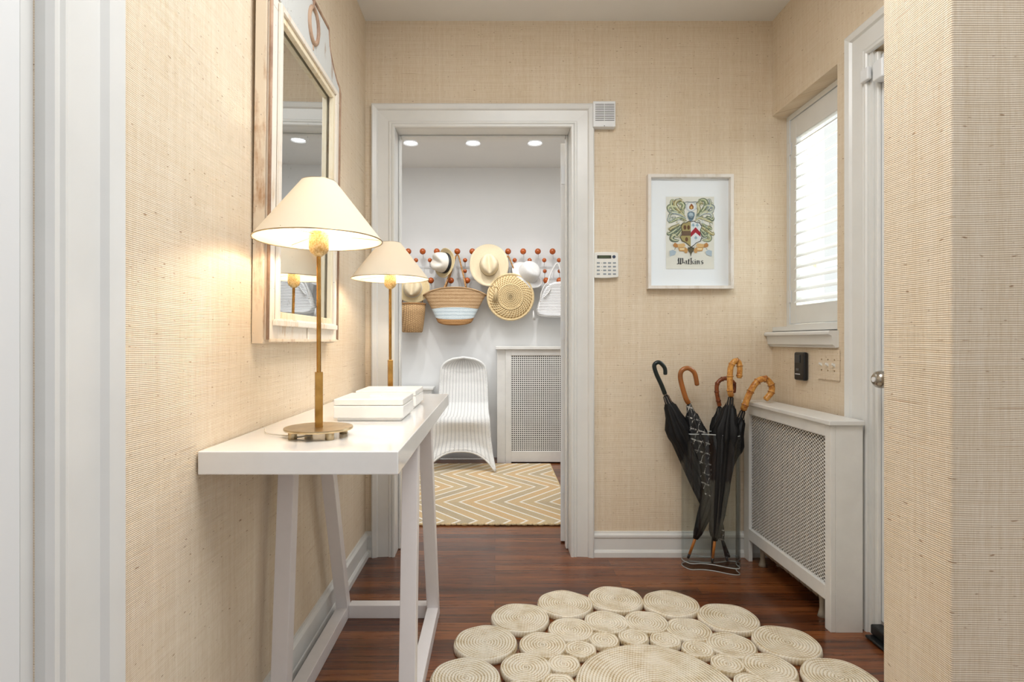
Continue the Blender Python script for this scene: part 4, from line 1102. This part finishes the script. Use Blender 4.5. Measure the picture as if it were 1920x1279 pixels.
# ------------------------------------------------------------------ hats
def hat(loc, axis, roll, label, brim_r, crown, col_b, col_c, band, name='straw_hat', upturn=0, crease=.6, bandcol=None, sag=0, bh=.022):
    """axis = direction the crown points; roll turns the hat about it. crown = (rx, ry, height)"""
    root = thing(name, label, 'hat', tuple(loc), 'hats on the ball racks')
    q = Vector(axis).normalized().to_track_quat('Z', 'Y') @ Matrix.Rotation(R(roll), 3, 'Z').to_quaternion()
    T = lambda p: tuple(q @ Vector(p) + Vector(loc))
    rx, ry, h = crown; seg = 56
    # brim, sheet with thickness
    rs = []
    for rr, s in [(1.0, 0), (1.2, .1), (1.45, .35), (1.7, .7), (1.0, 1)][:4]: pass
    prof = [0, .15, .35, .6, .8, 1.0]
    top, bot = [], []
    for f in prof:
        ra, rb = [], []
        for j in range(seg):
            a = 2*PI*j/seg; ca, sa = math.cos(a), math.sin(a)
            r0x, r0y = rx*.99, ry*.99
            X = (r0x + (brim_r[0]-r0x)*f)*ca; Y = (r0y + (brim_r[1]-r0y)*f)*sa
            z = upturn*(f**2)*(.35 + .65*ca*ca) + sag*(f**1.5)*sa*abs(sa) + .006*math.sin(3*a+1)*f
            ra.append(T((X, Y, z + .0016))); rb.append(T((X, Y, z - .0016)))
        top.append(ra); bot.append(rb)
    MB().rings(top[::1] + bot[::-1], False, False).build('brim', col_b, root, smooth=True)
    rs = []
    for s, f in [(0, 1), (.25, .985), (.5, .95), (.72, .90), (.86, .83), (.94, .74), (.985, .60), (1.0, .42), (.99, .22), (.985, .03)]:
        ring = []
        for j in range(seg):
            a = 2*PI*j/seg; ca, sa = math.cos(a), math.sin(a)
            X, Y = rx*f*ca, ry*f*sa
            pin = max(0, s-.35)/.65
            # front dents (front is +Y): squeeze sides near the front of the top
            if Y > 0: X *= 1 - .42*crease*pin*(Y/ry)
            dz = -crease*.40*h*pin*math.exp(-(X/(rx*.30))**2)*(1 if f < .8 else max(0, (1-f)/.2))
            dz -= crease*.10*h*pin*max(0, Y/ry)
            ring.append(T((X, Y, h*s + dz)))
        rs.append(ring)
    MB().rings(rs, False, True).build('crown', col_c, root, smooth=True)
    if bandcol:
        rs = [[T((rx*k*math.cos(2*PI*j/seg), ry*k*math.sin(2*PI*j/seg), z)) for j in range(seg)] for k, z in ((1.015, .003), (1.02, bh), (1.0, bh), (1.0, .003))]
        MB().rings(rs + [rs[0]], False, False).build('hat_band', bandcol, root, smooth=True)
Y_ = 4.70
hat(at(835, 494, 4.70), (-.80, -.62, .10), 70, 'white fedora with wide black ribbon hung sideways on the rack', (.125, .150), (.086, .102, .120), M['strawbrim'], M['panama2'], True, 'fedora_hat', upturn=.014, crease=.55, bandcol=M['hatband_black'], bh=.030)
hat(at(917, 498, 4.70), (.02, -1, .05), 4, 'large cream straw hat with pinched crown and thin cord band', (.165, .185), (.078, .092, .115), M['panama'], M['panama'], True, upturn=.02, crease=.8, bandcol=M['hatcord'], bh=.006, sag=-.02)
hat(at(990, 514, 4.71), (.38, -.82, .42), 38, 'plain white cloth hat with soft brim above the white bag', (.120, .150), (.080, .095, .105), M['whitehat'], M['whitehat'], True, 'cloth_hat', upturn=-.03, crease=.35, sag=-.02)
hat(at(774, 541, 4.71), (.05, -1, .12), -6, 'cream straw hat with white ribbon beneath the far lamp shade', (.145, .130), (.078, .080, .10), M['strawbrim'], M['panama'], True, upturn=.012, crease=.8, bandcol=M['hatband_white'], bh=.020)

# ------------------------------------------------------------------ bags and baskets
# small willow basket
bk = thing('willow_basket', 'small round honey willow basket hanging lowest at the left', 'basket', tuple(at(773, 596, 4.72)))
c = at(773, 600, 4.71)
MB().lathe([(.003, -.108), (.080, -.108), (.088, -.100), (.100, -.02), (.108, .06), (.112, .130), (.104, .130), (.098, .06), (.085, -.095), (.003, -.100)], tuple(c), 48, cap0=False, cap1=False).build('basket_body', M['basket'], bk, smooth=True)
MB().tube([(c.x+.110*math.cos(2*PI*i/40), c.y+.110*math.sin(2*PI*i/40), c.z+.132) for i in range(40)], .007, 8, closed=True).build('basket_rim', M['sea_brown'], bk, smooth=True)
MB().tube(cr([(c.x-.09, c.y, c.z+.13), (c.x-.05, 4.745, c.z+.30), (c.x, 4.755, c.z+.36), (c.x+.05, 4.745, c.z+.30), (c.x+.09, c.y, c.z+.13)], 6), .004, 8).build('basket_handle', M['sea_brown'], bk, smooth=True)

# striped tote
tc = at(853, 580, 4.70)
tt = thing('striped_seagrass_tote', 'seagrass tote bag with pale blue bands hanging on the rack', 'bag', tuple(tc))
S_ = 4.70/F
def tote_ring(f):
    """f 0 top .. 1 bottom"""
    hw = (59 - 26*f**.85)*S_; dp = .075 - .015*f; ring = []
    zc = CZ - ((541 + 61*f) - 640)*S_
    for j in range(56):
        a = 2*PI*j/56; ca, sa = math.cos(a), math.sin(a)
        x = hw*abs(ca)**.9*(1 if ca > 0 else -1); y = dp*abs(sa)**.8*(1 if sa > 0 else -1)
        z = zc - (1-f)*.060*abs(ca)**2.2 + (.02*f)*(-sa)*(-1)
        ring.append((tc.x + x, 4.70 + y + .03*f*0, z + (sa*.022*f*-1 if 0 else -sa*.022*(-f))))
    return ring
def tote_part(f0, f1, name, m, cap=False):
    mb = MB(); n = max(2, int((f1-f0)*20)); rs = []
    for i in range(n+1):
        f = f0 + (f1-f0)*i/n; r_ = tote_ring(f)
        k = 1 + .012*math.sin(f*60)
        rs.append([(tc.x + (p[0]-tc.x)*k, 4.70 + (p[1]-4.70)*k, p[2]) for p in r_])
    mb.rings(rs, False, cap); return mb.build(name, m, tt, smooth=True)
tote_part(0, .52, 'tan_panel', M['sea_tan']); tote_part(.52, .84, 'blue_band', M['sea_blue']); tote_part(.84, 1.0, 'base', M['sea_brown'], True)
MB().tube([tuple(p) for p in tote_ring(0)], .006, 8, closed=True).build('rim', M['sea_tan'], tt, smooth=True)
for sx, hk in ((-1, 4.66), (1, 4.735)):
    pass
for yy in (4.635, 4.755):
    P = cr([(wx(834, 4.7), yy, wz(542, 4.7)), (wx(845, 4.7), yy*.4+4.74*.6, wz(510, 4.7)), (wx(857, 4.74), 4.742, wz(478, 4.74)), (wx(866, 4.7), yy*.4+4.74*.6, wz(505, 4.7)), (wx(874, 4.7), yy, wz(540, 4.7))], 8)
    MB().tube(P, .0065, 8).build('handle', M['sea_brown'], tt, smooth=True)

# round crochet bag
rc = at(957, 558, 4.70)
rb_ = thing('round_raffia_bag', 'round cream crocheted raffia bag with tassel hanging from the rack', 'bag', tuple(rc))
MB().lathe([(.001, -.050), (.08, -.052), (.16, -.045), (.188, -.03), (.196, -.012), (.196, .012), (.188, .03), (.16, .045), (.001, .05)], tuple(rc), 72, 'y').build('bag_body', M['crochet'], rb_, smooth=True)
MB().tube([(rc.x+.192*math.cos(2*PI*i/60), rc.y-.030, rc.z+.192*math.sin(2*PI*i/60)) for i in range(60)], .009, 8, closed=True).build('braided_rim', M['raffia'], rb_, smooth=True)
MB().tube([(rc.x+.105*math.cos(2*PI*i/60), rc.y-.050, rc.z+.105*math.sin(2*PI*i/60)) for i in range(60)], .005, 8, closed=True).build('centre_ring', M['raffia'], rb_, smooth=True)
MB().tube(cr([(rc.x-.03, rc.y, rc.z+.19), (wx(949, 4.72), 4.70, wz(500, 4.7)), (wx(952, 4.72), 4.735, wz(480, 4.72)), (wx(960, 4.72), 4.70, wz(497, 4.7)), (rc.x+.05, rc.y, rc.z+.18)], 8), .006, 8).build('strap', M['sea_brown'], rb_, smooth=True)
tx, tz = wx(930, 4.63), wz(545, 4.63)
ts = MB()
rn = random.Random(2)
for i in range(26):
    a = rn.uniform(0, 2*PI); q = rn.uniform(.3, 1)
    ts.tube([(tx, 4.635, tz+.03), (tx+.009*math.cos(a), 4.635+.009*math.sin(a), tz), (tx+.024*q*math.cos(a)-.006, 4.635+.018*q*math.sin(a), tz-.07-.02*q)], .003, 5)
ts.ball((tx, 4.635, tz+.032), .012, 10)
ts.build('tassel', M['raffia'], rb_, smooth=True)

# white knitted bag, cut off by the door frame
wb = thing('white_knit_bag', 'white ribbed fabric bag with strap at the right door frame', 'bag', tuple(at(1030, 565, 4.70)))
pts = [(1003, 590), (1008, 572), (1018, 545), (1026, 533), (1050, 527), (1070, 533), (1080, 590), (1070, 596), (1015, 596)]
P3 = [(wx(a, 4.7), wz(b, 4.7)) for a, b in pts]
rs = []
for y, k in ((4.640, .80), (4.622, .90), (4.632, .97), (4.66, 1.0), (4.72, 1.0), (4.76, .95), (4.77, .85)):
    cxx, czz = wx(1038, 4.7), wz(568, 4.7)
    rs.append([(cxx+(a-cxx)*k, y, czz+(b-czz)*k) for a, b in P3])
MB().rings(rs).build('bag_body', M['knit'], wb, smooth=True, subsurf=1)
MB().tube(cr([(wx(1022, 4.7), 4.64, wz(545, 4.7)), (wx(1032, 4.7), 4.68, wz(515, 4.7)), (wx(1045, 4.7), 4.70, wz(494, 4.7)), (wx(1052, 4.7), 4.68, wz(515, 4.7)), (wx(1056, 4.7), 4.65, wz(532, 4.7))], 6), .007, 8).build('strap', M['whitehat'], wb, smooth=True)
MB().tube(cr([(wx(1012, 4.7), 4.63, wz(568, 4.7)), (wx(1014, 4.7), 4.625, wz(550, 4.7)), (wx(1024, 4.7), 4.63, wz(533, 4.7)), (wx(1030, 4.7), 4.63, wz(545, 4.7)), (wx(1018, 4.7), 4.62, wz(560, 4.7))], 6), .005, 8).build('drawcord', M['whitehat'], wb, smooth=True)
tq = MB()
for i in range(10):
    a = 2*PI*i/10; tq.tube([(wx(1000, 4.62), 4.62, wz(583, 4.62)), (wx(1001, 4.62)+.010*math.cos(a), 4.62+.008*math.sin(a), wz(601, 4.62))], .003, 5)
tq.build('tassel', M['whitehat'], wb, smooth=True)
